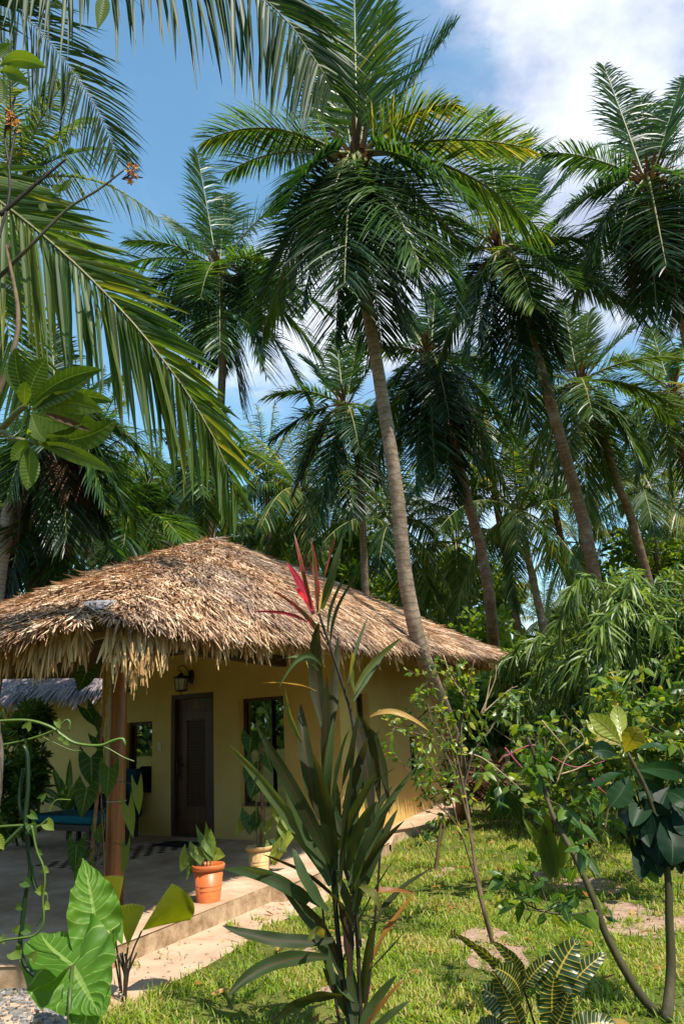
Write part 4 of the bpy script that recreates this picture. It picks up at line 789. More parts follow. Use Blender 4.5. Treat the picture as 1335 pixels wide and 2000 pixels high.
# ------------------------------------------------------------------ broad-leaved plants
CAMV = lambda p: nrm(EYE - np.asarray(p))
def leafpx(parent, name, base, tip, wpx, Y, mat, ctrl=None, prof=p_strap, fold=.3, wave=0, nseg=18, nc=6, tone=.5, notch=0, hint=None, label=None, twist=0, stemto=None, sr=.004, stemmat='greenstem', wn=5, flip=1, ph=0, quilt=0):
    """a leaf seen at base > (ctrl) > tip (photo pixels) at depth Y (one value or base, ctrl, tip)"""
    Ys = Y if isinstance(Y, (tuple, list)) else (Y, Y, Y); a, b = at(*base, Ys[0]), at(*tip, Ys[2])
    c = at(*ctrl, Ys[1]) if ctrl is not None else (a + b) / 2; P = bez(a, c, b, nseg); wd = wpx * Ys[1] / F_PX
    g = G(); leaf(g, P, wd, prof, CAMV(c) * flip if hint is None else hint, fold, wave, wn, nc, tone, notch, 0, ph, twist, quilt)
    mats = [M[mat]]
    if stemto is not None: tube(g, curve([at(*q, Ys[0]) if len(q) == 2 else at(*q) for q in stemto] + [a], 10), np.linspace(sr, sr * .7, 10), 6, 1); mats.append(M[stemmat])
    return g.build(name, mats, parent, label=label)
# --- cordyline
cy = thing('cordyline', 'tall purple green cordyline with one red topped shoot in the foreground lawn', 'cordyline', gz(680, 2030))
YC = 4.75
for pts, r in (([(690, 2040), (668, 1900), (652, 1740), (640, 1560), (628, 1400)], .016), ([(705, 2040), (700, 1880), (690, 1700), (684, 1540), (690, 1420), (660, 1310), (628, 1215), (618, 1180)], .013), ([(700, 2040), (722, 1900), (735, 1760), (745, 1620)], .010), ([(672, 2040), (640, 1860), (628, 1760)], .009)):
    g = G(); P = [at(*q, YC + .05) for q in pts]; P[0][2] = min(P[0][2], -.02); tube(g, curve(P, 40), np.linspace(r, r * .6, 40), 8); g.build('stem', M['darkstem'], cy)
rng = np.random.default_rng(31)
CL = [  # base, ctrl, tip, width, material, tone
 ((612, 1200), (596, 1150), (560, 1098), 26, 'cord_red', .4), ((620, 1195), (615, 1120), (606, 1048), 30, 'cord_rededge', .5), ((628, 1190), (650, 1130), (670, 1043), 30, 'cord', .5), ((608, 1190), (590, 1110), (574, 1042), 15, 'cord_rededge', .2), ((628, 1160), (636, 1090), (657, 1045), 16, 'cord_rededge', .9), ((606, 1185), (590, 1155), (574, 1150), 20, 'cord_red', .9), ((622, 1200), (632, 1160), (634, 1135), 14, 'cord_dry', .9),
 ((640, 1235), (640, 1170), (682, 1118), 11, 'cord', .3), ((645, 1255), (648, 1180), (700, 1122), 11, 'cord', .2), ((622, 1240), (590, 1180), (532, 1155), 14, 'cord_rededge', .6), ((600, 1215), (560, 1190), (494, 1195), 11, 'cord_red', .1), ((640, 1260), (610, 1200), (570, 1180), 10, 'cord', .4),
 ((628, 1300), (590, 1245), (545, 1342), 16, 'cord', .7), ((622, 1310), (600, 1270), (540, 1290), 13, 'cord', .8), ((618, 1350), (580, 1330), (508, 1334), 12, 'cord_dry', .9),
 ((632, 1420), (606, 1300), (622, 1215), 44, 'cord', .1), ((646, 1440), (650, 1340), (660, 1240), 30, 'cord', .15), ((590, 1450), (560, 1400), (557, 1342), 22, 'cord', .85), ((690, 1350), (676, 1300), (690, 1275), 32, 'cord', .95), ((688, 1360), (710, 1300), (785, 1245), 22, 'cord', .85), ((690, 1370), (730, 1300), (760, 1262), 14, 'cord', .6), ((680, 1340), (690, 1270), (718, 1205), 12, 'cord', .5),
 ((722, 1400), (770, 1370), (838, 1428), 20, 'cord_dry', .8), ((705, 1420), (740, 1440), (760, 1590), 40, 'cord', .12), ((700, 1400), (735, 1450), (740, 1570), 34, 'cord', .1), ((690, 1400), (720, 1480), (728, 1620), 36, 'cord', .1),
 ((625, 1600), (590, 1480), (587, 1375), 44, 'cord', .2), ((640, 1580), (632, 1420), (638, 1322), 40, 'cord', .1), ((630, 1610), (640, 1500), (651, 1402), 26, 'cord', .75), ((650, 1620), (655, 1500), (682, 1425), 32, 'cord', .8), ((660, 1640), (690, 1540), (740, 1425), 30, 'cord', .3), ((660, 1660), (700, 1560), (735, 1510), 28, 'cord', .35),
 ((640, 1720), (560, 1570), (448, 1455), 38, 'cord', .8), ((648, 1690), (575, 1540), (503, 1422), 44, 'cord', .22), ((645, 1730), (590, 1600), (550, 1520), 40, 'cord', .75), ((655, 1700), (640, 1580), (612, 1470), 46, 'cord', .25), ((665, 1720), (668, 1580), (690, 1480), 44, 'cord', .2),
 ((640, 1780), (585, 1720), (572, 1652), 36, 'cord', .7), ((600, 1765), (540, 1700), (438, 1698), 40, 'cord', .6), ((625, 1770), (560, 1715), (468, 1692), 30, 'cord', .5), ((650, 1836), (540, 1850), (434, 1808), 40, 'cord', .3), ((640, 1870), (510, 1862), (444, 1948), 42, 'cord', .35), ((668, 1945), (590, 1935), (530, 2000), 40, 'cord', .3), ((630, 1830), (620, 1800), (600, 1842), 30, 'cord', .9),
 ((690, 1780), (720, 1680), (776, 1580), 34, 'cord', .3), ((685, 1760), (715, 1660), (790, 1602), 22, 'cord', .2), ((680, 1700), (690, 1620), (735, 1565), 36, 'cord', .4), ((690, 1740), (700, 1660), (742, 1590), 30, 'cord', .5), ((700, 1690), (740, 1600), (775, 1560), 22, 'cord', .3), ((735, 1800), (760, 1740), (850, 1692), 22, 'cord', .25), ((720, 1745), (760, 1735), (812, 1748), 22, 'cord_dry', .02), ((720, 1900), (740, 1830), (806, 1750), 38, 'cord_dry', .45), ((700, 1730), (735, 1740), (742, 1782), 26, 'cord', .95), ((716, 1900), (760, 1860), (788, 1822), 16, 'cord', .3),
 ((690, 1960), (640, 1900), (620, 1850), 36, 'cord', .7), ((700, 2020), (660, 1940), (630, 1890), 34, 'cord', .6), ((705, 2020), (740, 1960), (790, 1912), 24, 'cord_dry', .3), ((715, 2030), (750, 1990), (800, 1955), 26, 'cord', .5), ((700, 2030), (720, 1960), (775, 1905), 30, 'cord', .7), ((690, 2010), (690, 1930), (680, 1880), 36, 'cord', .35), ((710, 1960), (712, 1880), (730, 1800), 24, 'cord', .3),
 ((660, 1560), (680, 1500), (700, 1390), 30, 'cord', .2), ((670, 1580), (700, 1500), (718, 1440), 30, 'cord', .15), ((700, 1560), (730, 1520), (770, 1500), 20, 'cord', .4), ((672, 1640), (640, 1560), (600, 1500), 34, 'cord', .3)]
for k, (b, c, t, wpx, mt, tn) in enumerate(CL):
    y = YC + rng.uniform(-.22, .22); h = CAMV(at(*c, y)) + rng.normal(0, .45, 3)
    lab = {'cord_red': 'bright crimson young leaf', 'cord_dry': 'withered yellow brown leaf'}.get(mt)
    leafpx(cy, 'leaf', b, t, wpx * .62, (YC, y, y + rng.uniform(-.2, .2)), mt, c, p_strap, rng.uniform(.1, .5), .12, 20, 4, min(1, tn + rng.uniform(0, .08)), 0, h, lab, rng.uniform(-.5, .5), None, wn=2.5, ph=rng.uniform(0, 6))

for k in range(14):
    b_ = (RNG.uniform(645, 705), RNG.uniform(1700, 1930)); dx = RNG.normal(0, 60); t_ = (b_[0] + dx * 1.5, b_[1] - RNG.uniform(120, 250)); y = YC + RNG.uniform(-.1, .35)
    leafpx(cy, 'leaf', b_, t_, RNG.uniform(12, 26), (YC, y, y), 'cord', (b_[0] + dx * .3, b_[1] - 110), p_strap, .4, .1, 18, 4, RNG.uniform(0, .7), 0, CAMV(at(*b_, y)) + RNG.normal(0, .7, 3), None, RNG.uniform(-.8, .8), None, wn=2.5)
# --- elephant ear (taro)
ta = thing('elephant_ear', 'giant elephant ear with three broad ribbed leaves beside the porch corner', 'elephant ear', gz(125, 2060)); YT = 4.9
leafpx(ta, 'leaf', (186, 1800), (162, 1676), 90, (YT + .1, YT + .15, YT + .3), 'taro', (178, 1740), p_heart, .18, .2, 72, 28, .75, .42, None, None, 0, [(160, 2010, 4.8), (178, 1900, YT)], .012, 'vinestem', 4, quilt=-.014)
leafpx(ta, 'leaf', (142, 1888), (196, 1984), 155, (YT - .1, YT - .25, YT - .3), 'taro', (166, 1930), p_heart, .16, .16, 72, 30, .6, .75, None, None, 0, [(136, 2060, 4.6), (136, 1960, 4.62)], .013, 'vinestem', 4, quilt=-.018)
leafpx(ta, 'leaf', (140, 1885), (80, 1822), 140, (YT - .1, YT, YT + .1), 'taro', (90, 1850), p_heart, .3, .1, 22, 12, .3, .3, A(.3, -.3, 1), None, 0, None, .01, 'vinestem', 4)
leafpx(ta, 'leaf', (196, 1885), (238, 1800), 70, (YT, YT, YT), 'taro', (226, 1850), p_heart, .4, .14, 20, 10, .5, .4, A(-.6, -.6, .5), None, 0, [(175, 2040, 4.7), (188, 1950, 4.8)], .01, 'vinestem', 4)
leafpx(ta, 'leaf', (170, 1940), (160, 2030), 80, (4.7, 4.65, 4.6), 'taro', (172, 1985), p_heart, .2, .1, 20, 10, .55, .4, None, None, 0, [(185, 2060, 4.7)], .01, 'vinestem', 4)
# --- fan palm
fp = thing('fan_palm', 'small fan palm with pleated round leaves growing from the soil beside the porch edge', 'fan palm', gz(243, 1955)); YF = gz(243, 1955)[1]
def fan(parent, base, tip, spread, Y, tone, stemb, hint=None, label=None, n=22):
    a, b = at(*base, Y), at(*tip, Y + .1); D = nrm(b - a); Rr = np.linalg.norm(b - a); h = CAMV(a) if hint is None else nrm(np.asarray(hint, float)); S = nrm(np.cross(D, h)); Nn = np.cross(S, D)
    th = np.linspace(-spread, spread, 2 * n + 1); rad = np.array([0, .25, .5, .75, 1.0]); zz = np.where(np.arange(2 * n + 1) % 2, (.018), -.018)
    ed = Rr * (1 - .10 * (np.abs(th) / spread) ** 2 + .008 * (np.arange(2 * n + 1) % 2))
    V = a + (D * np.cos(th)[:, None] + S * np.sin(th)[:, None])[:, None] * (rad * ed[:, None])[..., None] + Nn * (zz[:, None] * rad + (np.abs(th)[:, None] / spread) ** 2 * .10 * rad - .06 * rad ** 2)[..., None]
    m = 5; i, j = np.meshgrid(np.arange(2 * n), np.arange(4), indexing='ij'); k = i * m + j; g = G()
    tn = np.repeat(np.clip(tone + np.where(np.arange(2 * n + 1) % 2, .3, -.3), 0, 1), m); g.add(V, np.stack([k, k + 1, k + m + 1, k + m], -1), tn)
    tube(g, curve([at(*q, Y) for q in stemb] + [a], 12), .0065, 6, 1); return g.build('leaf', [M['fan'], M['darkstem']], parent, False, label=label)
fan(fp, (250, 1850), (256, 1762), .40, YF - .05, .62, [(243, 1958), (244, 1900)])
fan(fp, (277, 1818), (372, 1752), .44, YF, .7, [(244, 1958), (256, 1870)], A(-.15, -1, .45))
fan(fp, (222, 1810), (207, 1708), .36, YF + .15, .9, [(240, 1958), (232, 1880)], A(.5, -.8, .2), 'yellow striped rear leaf')
fan(fp, (205, 1812), (158, 1765), .5, YF + .2, .5, [(238, 1958), (226, 1880)], A(0, -.7, .6))
g = G()
for k in range(9): tube(g, curve([gz(243, 1957) + A(RNG.normal(0, .012), RNG.normal(0, .012), 0), at(244 + RNG.normal(0, 5), 1890 + 20 * RNG.random(), YF), at(246 + RNG.normal(0, 14), 1860 + 10 * RNG.random(), YF)], 8), .006, 5)
g.build('stem', M['darkstem'], fp)

# --- pots
def pot(name, label, c, r, h, mat, taper=.72, lip=.16):
    root = thing(name, label, 'potted plant', c, None); g = G(); rb = r * taper
    lathe(g, [(.001, 0), (rb, 0), (rb * 1.0, .004), (r * .93, h * (1 - lip)), (r * .93, h * (1 - lip)), (r * 1.0, h * (1 - lip) + .003), (r * 1.04, h * .97), (r * 1.0, h), (r * .93, h * .99), (r * .88, h * .9), (r * .86, h * .86)], c, 36)
    for z in (.3, .42): lathe(g, [(rb + (r * .93 - rb) * z / (1 - lip) + .0005, h * z), (rb + (r * .93 - rb) * z / (1 - lip) + .003, h * z + .004), (rb + (r * .93 - rb) * z / (1 - lip) + .0015, h * z + .008)], c, 36)
    po = g.build('pot', M[mat], root); g = G(); lathe(g, [(r * .87, h * .88), (r * .5, h * .9), (.001, h * .91)], c, 24); g.build('potting_soil', M['potsoil'], root); return root
pc = gz(407, 1760, .15); YP = pc[1]; s_px = YP / F_PX
p1 = pot('potted_anthurium', 'orange plastic flowerpot with a heart leaved anthurium on the porch edge', pc, 29 * s_px, 62 * s_px, 'terracotta')
for b, t, wd, tn, cp in (((388, 1655), (392, 1690), 34, .8, None), ((398, 1632), (412, 1690), 22, .7, None), ((422, 1668), (440, 1672), 22, 1, None), ((366, 1668), (352, 1705), 24, .9, None), ((378, 1680), (364, 1720), 16, .6, None), ((405, 1640), (418, 1678), 26, .75, None)):
    leafpx(p1, 'leaf', b, t, wd, (YP, YP - .02, YP - .05), 'heart', None, p_heart, .25, .06, 16, 8, tn, .45, None, None, 0, [(405, 1702), ((b[0] + 405) / 2, (b[1] + 1702) / 2 - 6)], .004, 'greenstem', 2)
pc2 = gz(507, 1704, .15); YQ = pc2[1]; s2 = YQ / F_PX
p2 = pot('potted_climber', 'beige flowerpot with a tall climbing philodendron on a mossy pole by the right window', pc2, 24 * s2, 45 * s2, 'beigepot')
g = G(); tube(g, curve([at(508, 1665, YQ), at(512, 1560, YQ), at(508, 1440, YQ)], 30), .02 + .004 * np.sin(np.arange(30) * 2.1), 10); g.build('moss_pole', M['dry'], p2)
for pts in ([(503, 1668), (500, 1560), (506, 1450), (500, 1400)], [(514, 1668), (518, 1560), (512, 1480), (520, 1420)]):
    g = G(); tube(g, curve([at(*q, YQ - .03) for q in pts], 24), .007, 6); g.build('stem', M['greenstem'], p2)
for b, t, wd, tn in (((488, 1592), (487, 1632), 34, .3), ((496, 1600), (500, 1625), 24, .2), ((520, 1605), (516, 1632), 24, .8), ((474, 1604), (460, 1635), 18, .95), ((530, 1650), (531, 1682), 22, .9), ((537, 1580), (543, 1608), 16, .9), ((552, 1592), (562, 1625), 15, .95), ((546, 1610), (553, 1640), 13, .8), ((530, 1555), (536, 1578), 18, .9), ((495, 1490), (478, 1530), 34, .2), ((490, 1440), (486, 1475), 36, .15), ((520, 1470), (532, 1510), 30, .25), ((505, 1430), (520, 1455), 26, .2), ((498, 1530), (488, 1560), 30, .2), ((560, 1615), (590, 1600), 20, .3), ((540, 1640), (560, 1665), 22, .3)):
    leafpx(p2, 'leaf', b, t, wd, (YQ, YQ - .04, YQ - .08), 'heart', None, p_heart, .25, .06, 14, 6, tn, .4, None, None, 0, [(510, b[1] + 8), ((b[0] + 510) / 2, b[1] - 4)], .003, 'greenstem', 2)
leafpx(p2, 'leaf', (535, 1690), (582, 1620), 22, (YQ, YQ - .1, YQ), 'heart', (540, 1645), p_lance, .3, .05, 16, 6, 1, 0)
# --- philodendron climbing the porch post
ph = thing('climbing_philodendron', 'large leaved philodendron climbing beside the wooden porch post', 'climbing plant', gz(182, 1790, .15)); YV = pb[1] - .12
for pts, r, mt in (([(172, 1790), (178, 1690), (186, 1600), (192, 1530), (196, 1460), (204, 1380), (206, 1310), (204, 1230)], .022, 'vinewood'), ([(204, 1790), (203, 1650), (198, 1570), (204, 1500), (208, 1420)], .007, 'vinewood'), ([(190, 1680), (200, 1640), (205, 1600), (196, 1560)], .006, 'dry'), ([(185, 1420), (200, 1400), (212, 1352)], .004, 'darkstem'), ([(186, 1380), (200, 1360), (215, 1350)], .003, 'darkstem')):
    g = G(); P = [at(*q, YV) for q in pts]; tube(g, curve(P, 30), np.linspace(r, r * .5, 30), 7); g.build('stem', M[mt], ph)
for b, t, wd, tn, dy in (((170, 1310), (152, 1352), 38, .15, -.3), ((232, 1292), (238, 1300), 22, .1, 0), ((170, 1385), (192, 1422), 26, .05, 0), ((250, 1345), (232, 1356), 14, .2, .2), ((178, 1480), (180, 1540), 44, .08, -.1), ((213, 1502), (208, 1560), 36, .55, -.3), ((170, 1540), (158, 1598), 40, .2, -.2), ((268, 1535), (272, 1592), 20, .85, -.3), ((250, 1575), (260, 1638), 22, .85, -.3), ((246, 1655), (241, 1718), 14, .7, -.3), ((150, 1650), (146, 1710), 32, .2, -.3), ((165, 1690), (148, 1740), 28, .4, -.4), ((188, 1440), (200, 1470), 24, .05, 0), ((160, 1660), (135, 1690), 34, .1, -.2), ((196, 1400), (190, 1430), 18, .1, 0), ((190, 1620), (196, 1650), 20, .6, 0)):
    leafpx(ph, 'leaf', b, t, wd, YV + dy, 'heart', None, p_heart, .3, .1, 16, 8, tn, .45, None, None, 0, [(196, b[1] + 14, YV), ((b[0] + 196) / 2, b[1] - 8, YV + dy * .6)], .004, 'greenstem', 2)
g = G(); tube(g, [pb + Z * .93 + A(cos(a) * .09, sin(a) * .09, 0) for a in np.linspace(0, 2 * pi, 20)], .004, 5); g.build('tie_wire', M['plate'], ph)

# --- thick stemmed vine on the left
vi = thing('succulent_vine', 'thick square stemmed green vine looping from the left photo edge', 'vine', gz(40, 1960)); YW = 4.3
def vine(pts, r, Y, mt='vinestem', tone=.4, parent=None):
    g = G(); tube(g, curve([at(q[0], q[1], Y + (q[2] if len(q) > 2 else 0)) for q in pts], 50), np.asarray(r), 6, 0, tone); return g.build('stem', M[mt], parent or vi)
vine([(-40, 1412), (20, 1407), (62, 1408), (100, 1420), (122, 1436), (150, 1452), (195, 1456), (220, 1447), (240, 1443), (244, 1456)], .0085, YW, tone=.8)
vine([(-40, 1462), (20, 1452), (70, 1440), (110, 1424), (130, 1406), (137, 1412), (134, 1428)], .006, YW, tone=.7)
vine([(46, 1455), (54, 1475), (55, 1540), (50, 1600), (56, 1660), (60, 1700), (52, 1740), (44, 1800), (40, 1850), (50, 1886), (68, 1905)], .011, YW, tone=.0)
vine([(46, 1500), (38, 1560), (44, 1600)], .009, YW + .05, tone=.0)
vine([(-40, 1618), (10, 1614), (50, 1612), (75, 1614), (95, 1600)], .008, YW, tone=.5)
vine([(62, 1612), (72, 1660), (84, 1690), (88, 1720), (84, 1755), (85, 1800), (70, 1825), (40, 1832), (10, 1836), (-10, 1845)], .006, YW - .05, tone=.75)
vine([(0, 1660), (20, 1640), (45, 1615)], .013, YW, tone=.3); vine([(62, 1690), (66, 1720), (74, 1745)], .009, YW, tone=.15)
vine([(195, 1456), (212, 1462), (240, 1478), (262, 1487)], .003, YW, tone=.95); vine([(85, 1440), (110, 1452), (140, 1465), (158, 1466)], .0025, YW, tone=.95); vine([(82, 1740), (92, 1748), (90, 1775), (72, 1810)], .003, YW, tone=.9); vine([(95, 1585), (110, 1563), (138, 1562)], .003, YW, tone=.95)
for b, t, wd, tn in (((52, 1422), (60, 1408), 16, .8), ((112, 1410), (118, 1424), 12, .8), ((118, 1440), (124, 1448), 10, .7), ((92, 1608), (106, 1622), 20, .85), ((80, 1560), (92, 1548), 12, .6), ((85, 1698), (96, 1704), 14, .9), ((86, 1738), (68, 1742), 18, .98), ((88, 1768), (98, 1776), 14, .9), ((48, 1722), (60, 1732), 18, .3), ((40, 1770), (30, 1776), 14, .6), ((50, 1815), (62, 1822), 18, .6), ((30, 1820), (40, 1806), 12, .8), ((28, 1858), (42, 1872), 26, .75), ((62, 1872), (74, 1856), 18, .8), ((60, 1610), (70, 1640), 18, .3), ((-4, 1640), (8, 1660), 20, .9), ((3, 1830), (10, 1845), 12, .7), ((128, 1448), (136, 1456), 10, .7), ((74, 1664), (84, 1670), 10, .5), ((60, 1590), (75, 1600), 14, .6)):
    leafpx(vi, 'leaf', b, t, wd, YW - .03, 'heart', None, p_heart, .3, .1, 10, 6, tn, .3)

# --- frangipani
fr = thing('frangipani_tree', 'frangipani tree at the left photo edge with big oval leaves and small flowers', 'tree', gz(-40, 2040)); YG = 3.6
def limb(pts, r0, r1, mat='greystem', nm='branch'):
    g = G(); P = [at(*q) for q in pts]; tube(g, curve(P, 40), np.linspace(r0, r1, 40) * (1 + .04 * np.sin(np.arange(40) * 1.9)), 10); return g.build(nm, M[mat], fr)
limb([(-120, 2100, 3.9), (-80, 1900, 3.9), (-46, 1640, 4.0), (-24, 1500, 4.0), (-40, 1300, 4.0), (-60, 1000, 3.9)], .085, .06, nm='trunk')

limb([(-60, 1060, 3.9), (-20, 880, 3.8), (25, 815, 3.6), (52, 792, 3.5)], .03, .014, 'greenstem'); limb([(-60, 1000, 3.9), (-10, 855, 3.6), (30, 857, 3.5), (72, 866, 3.4)], .02, .009, 'greenstem')
limb([(-60, 900, 3.9), (0, 760, 3.9), (28, 680, 3.9), (35, 600, 4.0), (12, 480, 4.2)], .018, .008, 'stem'); limb([(-30, 560, 4.3), (15, 400, 4.3), (18, 330, 4.3), (10, 260, 4.3), (30, 190, 4.3)], .010, .007, 'darkstem')
limb([(-20, 560, 4.3), (60, 480, 4.2), (130, 410, 4.2), (190, 372, 4.2), (226, 345, 4.2), (245, 330, 4.2)], .014, .005, 'darkgreen'); limb([(15, 340, 4.3), (30, 260, 4.3), (36, 240, 4.3)], .012, .006, 'darkstem'); limb([(0, 420, 4.3), (70, 360, 4.3), (130, 310, 4.3)], .016, .007, 'darkstem')
for b, c, t, wd, tn in (((52, 795), (60, 740), (90, 700), 48, .6), ((48, 790), (40, 740), (12, 710), 40, .5), ((54, 790), (30, 740), (30, 680), 34, .2), ((58, 795), (110, 730), (200, 722), 40, .15), ((60, 798), (130, 755), (222, 785), 36, .2), ((60, 800), (120, 770), (200, 803), 52, .8), ((62, 804), (110, 780), (180, 735), 34, .3), ((60, 806), (110, 830), (195, 830), 66, .7), ((64, 850), (150, 880), (228, 820), 56, .35), ((70, 866), (120, 870), (222, 922), 34, .75), ((60, 868), (50, 865), (22, 900), 36, .95), ((58, 870), (60, 900), (53, 957), 42, .85), ((76, 866), (110, 855), (168, 885), 26, .7), ((62, 806), (70, 850), (90, 860), 34, .6), ((50, 795), (45, 770), (52, 745), 30, .9), ((68, 862), (62, 850), (55, 838), 14, .9), ((80, 855), (90, 845), (98, 835), 14, 1)):
    leafpx(fr, 'leaf', b, t, wd, (3.45, 3.4, 3.3 + .25 * RNG.random()), 'frangi', c, p_obov, .22, .03, 20, 6, tn, 0, CAMV(at(*c, 3.4)) + RNG.normal(0, .25, 3), None, 0, None)
leafpx(fr, 'dry_leaf', (90, 808), (178, 842), 14, 3.38, 'dead', (130, 820), p_lance, .5, .2, 16, 6, .3)
for b, c, t, wd, tn in (((0, 130, ), (30, 100), (90, 132), 40, .9), ((0, 140), (20, 130), (58, 170), 30, .8), ((-10, 120), (0, 100), (20, 84), 24, .9), ((0, 150), (8, 170), (2, 200), 26, .6), ((122, 308), (118, 290), (118, 278), 12, .2), ((124, 310), (135, 290), (146, 292), 12, .3), ((120, 380), (112, 370), (108, 360), 22, .9), ((110, 375), (130, 366), (138, 350), 16, .9), ((88, 395), (84, 405), (82, 412), 20, .9), ((190, 60), (200, 20), (205, -10), 34, .95), ((-5, 330), (10, 320), (16, 345), 16, .3), ((225, 350), (221, 345), (218, 341), 7, .3)):
    leafpx(fr, 'leaf', b, t, wd, 4.2, 'frangi', c, p_obov, .22, .03, 14, 6, tn, 0)
def flowers(px, py, n, spread, Y, seed):
    rng = np.random.default_rng(seed); g = G()
    for k in range(n):
        c = at(px + rng.normal(0, spread), py + rng.normal(0, spread), Y + rng.normal(0, .03)); ax = nrm(rng.normal(0, 1, 3) + A(0, -.8, .2)); s = nrm(np.cross(ax, A(.3, .2, 1))); b = np.cross(ax, s); a = np.arange(5) * 2 * pi / 5
        D = s * np.cos(a)[:, None] + b * np.sin(a)[:, None] + ax * .45; strips(g, np.repeat(c[None], 5, 0), D, np.cross(D, ax), np.full(5, .026), .009, None, 'leaf', rng.random(5), 0, .2); tube(g, [c - ax * .03, c], .003, 5, 1)
        tube(g, curve([at(px - 20 if px > 100 else px - 10, py + 14, Y), c - ax * .03], 4), .0025, 4, 1)
    g.build('flower_cluster', [M['petal'], M['darkstem']], fr)
flowers(258, 336, 9, 9, 4.2, 1); flowers(26, 232, 14, 11, 4.3, 2)

# --- shrub with many thin stems before the side wall
def twiggy(name, label, cat, base, stems, Y0, twigs, nl, Lr, wd, mat, seed, stem='stem', tone=(.1, 1), spread=.16, tl=.28, group=None, first=20):
    rng = np.random.default_rng(seed); root = thing(name, label, cat, base, group); g = G(); tw = G()
    for pts, rr in stems:
        P = curve([at(q[0], q[1], q[2] if len(q) > 2 else Y0) for q in pts], 40); s = G(); tube(s, P, np.linspace(rr, rr * .35, 40), 7); s.build('stem', M[stem], root)
        for k in range(twigs):
            i = rng.integers(first, 40); a = P[i]; d = nrm(rng.normal(0, 1, 3) + A(0, 0, .5)); L2 = tl * rng.uniform(.3, 1); Q_ = curve([a, a + d * L2 * .5, a + d * L2 + A(0, 0, rng.uniform(-.08, .05))], 10); tube(g, Q_, np.linspace(.0035, .0015, 10), 4, 1)
            m = nl; idx = rng.integers(2, 10, m); Pp = Q_[idx] + rng.normal(0, .012, (m, 3)); D = d + rng.normal(0, .8, (m, 3)); Wd = np.cross(D, rng.normal(0, .7, (m, 3)) + A(0, -.3, 1))
            strips(g, Pp, D, Wd, rng.uniform(*Lr, m), wd * rng.uniform(.7, 1.2, m), GRAV * rng.uniform(.1, .6, m)[:, None], 'leaf', np.clip(rng.uniform(*tone, m), 0, 1), 0, .25)
    g.build('foliage', [M[mat], M[stem]], root); return root
bz = gz(962, 1845)
twiggy('hibiscus_shrub', 'thin stemmed hibiscus shrub with small bright leaves before the side wall', 'shrub', bz,
       [([(962, 1845, bz[1]), (935, 1740, bz[1]), (918, 1620, 6.9), (905, 1540, 7.0), (880, 1440, 7.0), (850, 1380, 7.0), (800, 1420, 7.0)], .018), ([(962, 1845, bz[1]), (940, 1750, bz[1]), (905, 1560, 7), (890, 1470, 7), (905, 1380, 7.1), (925, 1290, 7.1)], .014),
        ([(918, 1620, 6.9), (890, 1520, 6.9), (850, 1450, 6.9), (765, 1418, 6.9)], .010), ([(905, 1540, 7), (925, 1470, 7), (960, 1420, 7), (1000, 1340, 7.1)], .010), ([(905, 1560, 7), (880, 1470, 6.9), (840, 1400, 6.9), (830, 1310, 6.9)], .009), ([(900, 1500, 7), (900, 1430, 7), (905, 1350, 7.1), (870, 1320, 7.0)], .008), ([(935, 1740, 6.7), (920, 1690, 6.7), (890, 1610, 6.7), (830, 1550, 6.7), (785, 1490, 6.7)], .009), ([(900, 1640, 6.7), (880, 1560, 6.7), (850, 1510, 6.7), (825, 1460, 6.7)], .007)],
       7, 13, 7, (.035, .09), .019, 'bushleaf', 41, tone=(.3, 1), tl=.3)
sp_ = gz(852, 1702)
twiggy('pruned_stump', 'cut woody stump with a few fresh shoots on the lawn by the footing', 'stump', sp_, [([(850, 1702, sp_[1]), (856, 1650, sp_[1]), (862, 1598, sp_[1])], .028), ([(856, 1660, sp_[1]), (866, 1620, sp_[1]), (880, 1590, sp_[1])], .012), ([(853, 1690, sp_[1]), (835, 1650, sp_[1]), (800, 1605, sp_[1])], .007)], sp_[1], 5, 4, (.05, .1), .02, 'bushleaf', 42, tone=(0, .6), tl=.2)
# bent forked small tree in the right foreground
ft = gz(1290, 1985)
twiggy('forked_tree', 'young forked tree with bare greenish limbs and few leaves in the right foreground', 'small tree', ft,
       [([(1292, 1990, ft[1]), (1240, 1930, ft[1]), (1180, 1820, ft[1]), (1160, 1760, ft[1]), (1120, 1670, 5.1), (1078, 1590, 5.2), (1050, 1500, 5.3), (1030, 1440, 5.3)], .028), ([(1165, 1780, 4.98), (1110, 1786, 5.0), (1060, 1780, 5.0), (1030, 1768, 5.0)], .010)], ft[1], 10, 6, (.06, .14), .034, 'bushleaf', 43, 'darkgreen', (.05, .7), tl=.35)
# shrub mass with big leaves right of centre
sb = gz(1060, 1690)
twiggy('broad_leaved_shrub', 'shrub of broad toothed leaves with pinkish bare twigs, centre right of the lawn', 'shrub', sb,
       [([(1075, 1690, sb[1]), (1060, 1600, 8.6), (1040, 1530, 8.4), (1010, 1460, 8.2), (960, 1420, 8.2)], .014), ([(1075, 1690, sb[1]), (1080, 1580, 8.4), (1070, 1500, 8.2), (1060, 1430, 8.2)], .012), ([(1070, 1640, sb[1]), (1100, 1560, 8.4), (1140, 1500, 8.2), (1170, 1430, 8.2)], .012), ([(1060, 1600, 8.4), (1010, 1560, 8.2), (970, 1520, 8.2), (940, 1500, 8.2)], .009), ([(1080, 1600, 8.4), (1120, 1540, 8), (1180, 1520, 8)], .009)],
       8.3, 10, 6, (.08, .18), .04, 'bushleaf', 44, 'stem', (.05, .9), tl=.4)
rb_ = gz(1290, 1640)
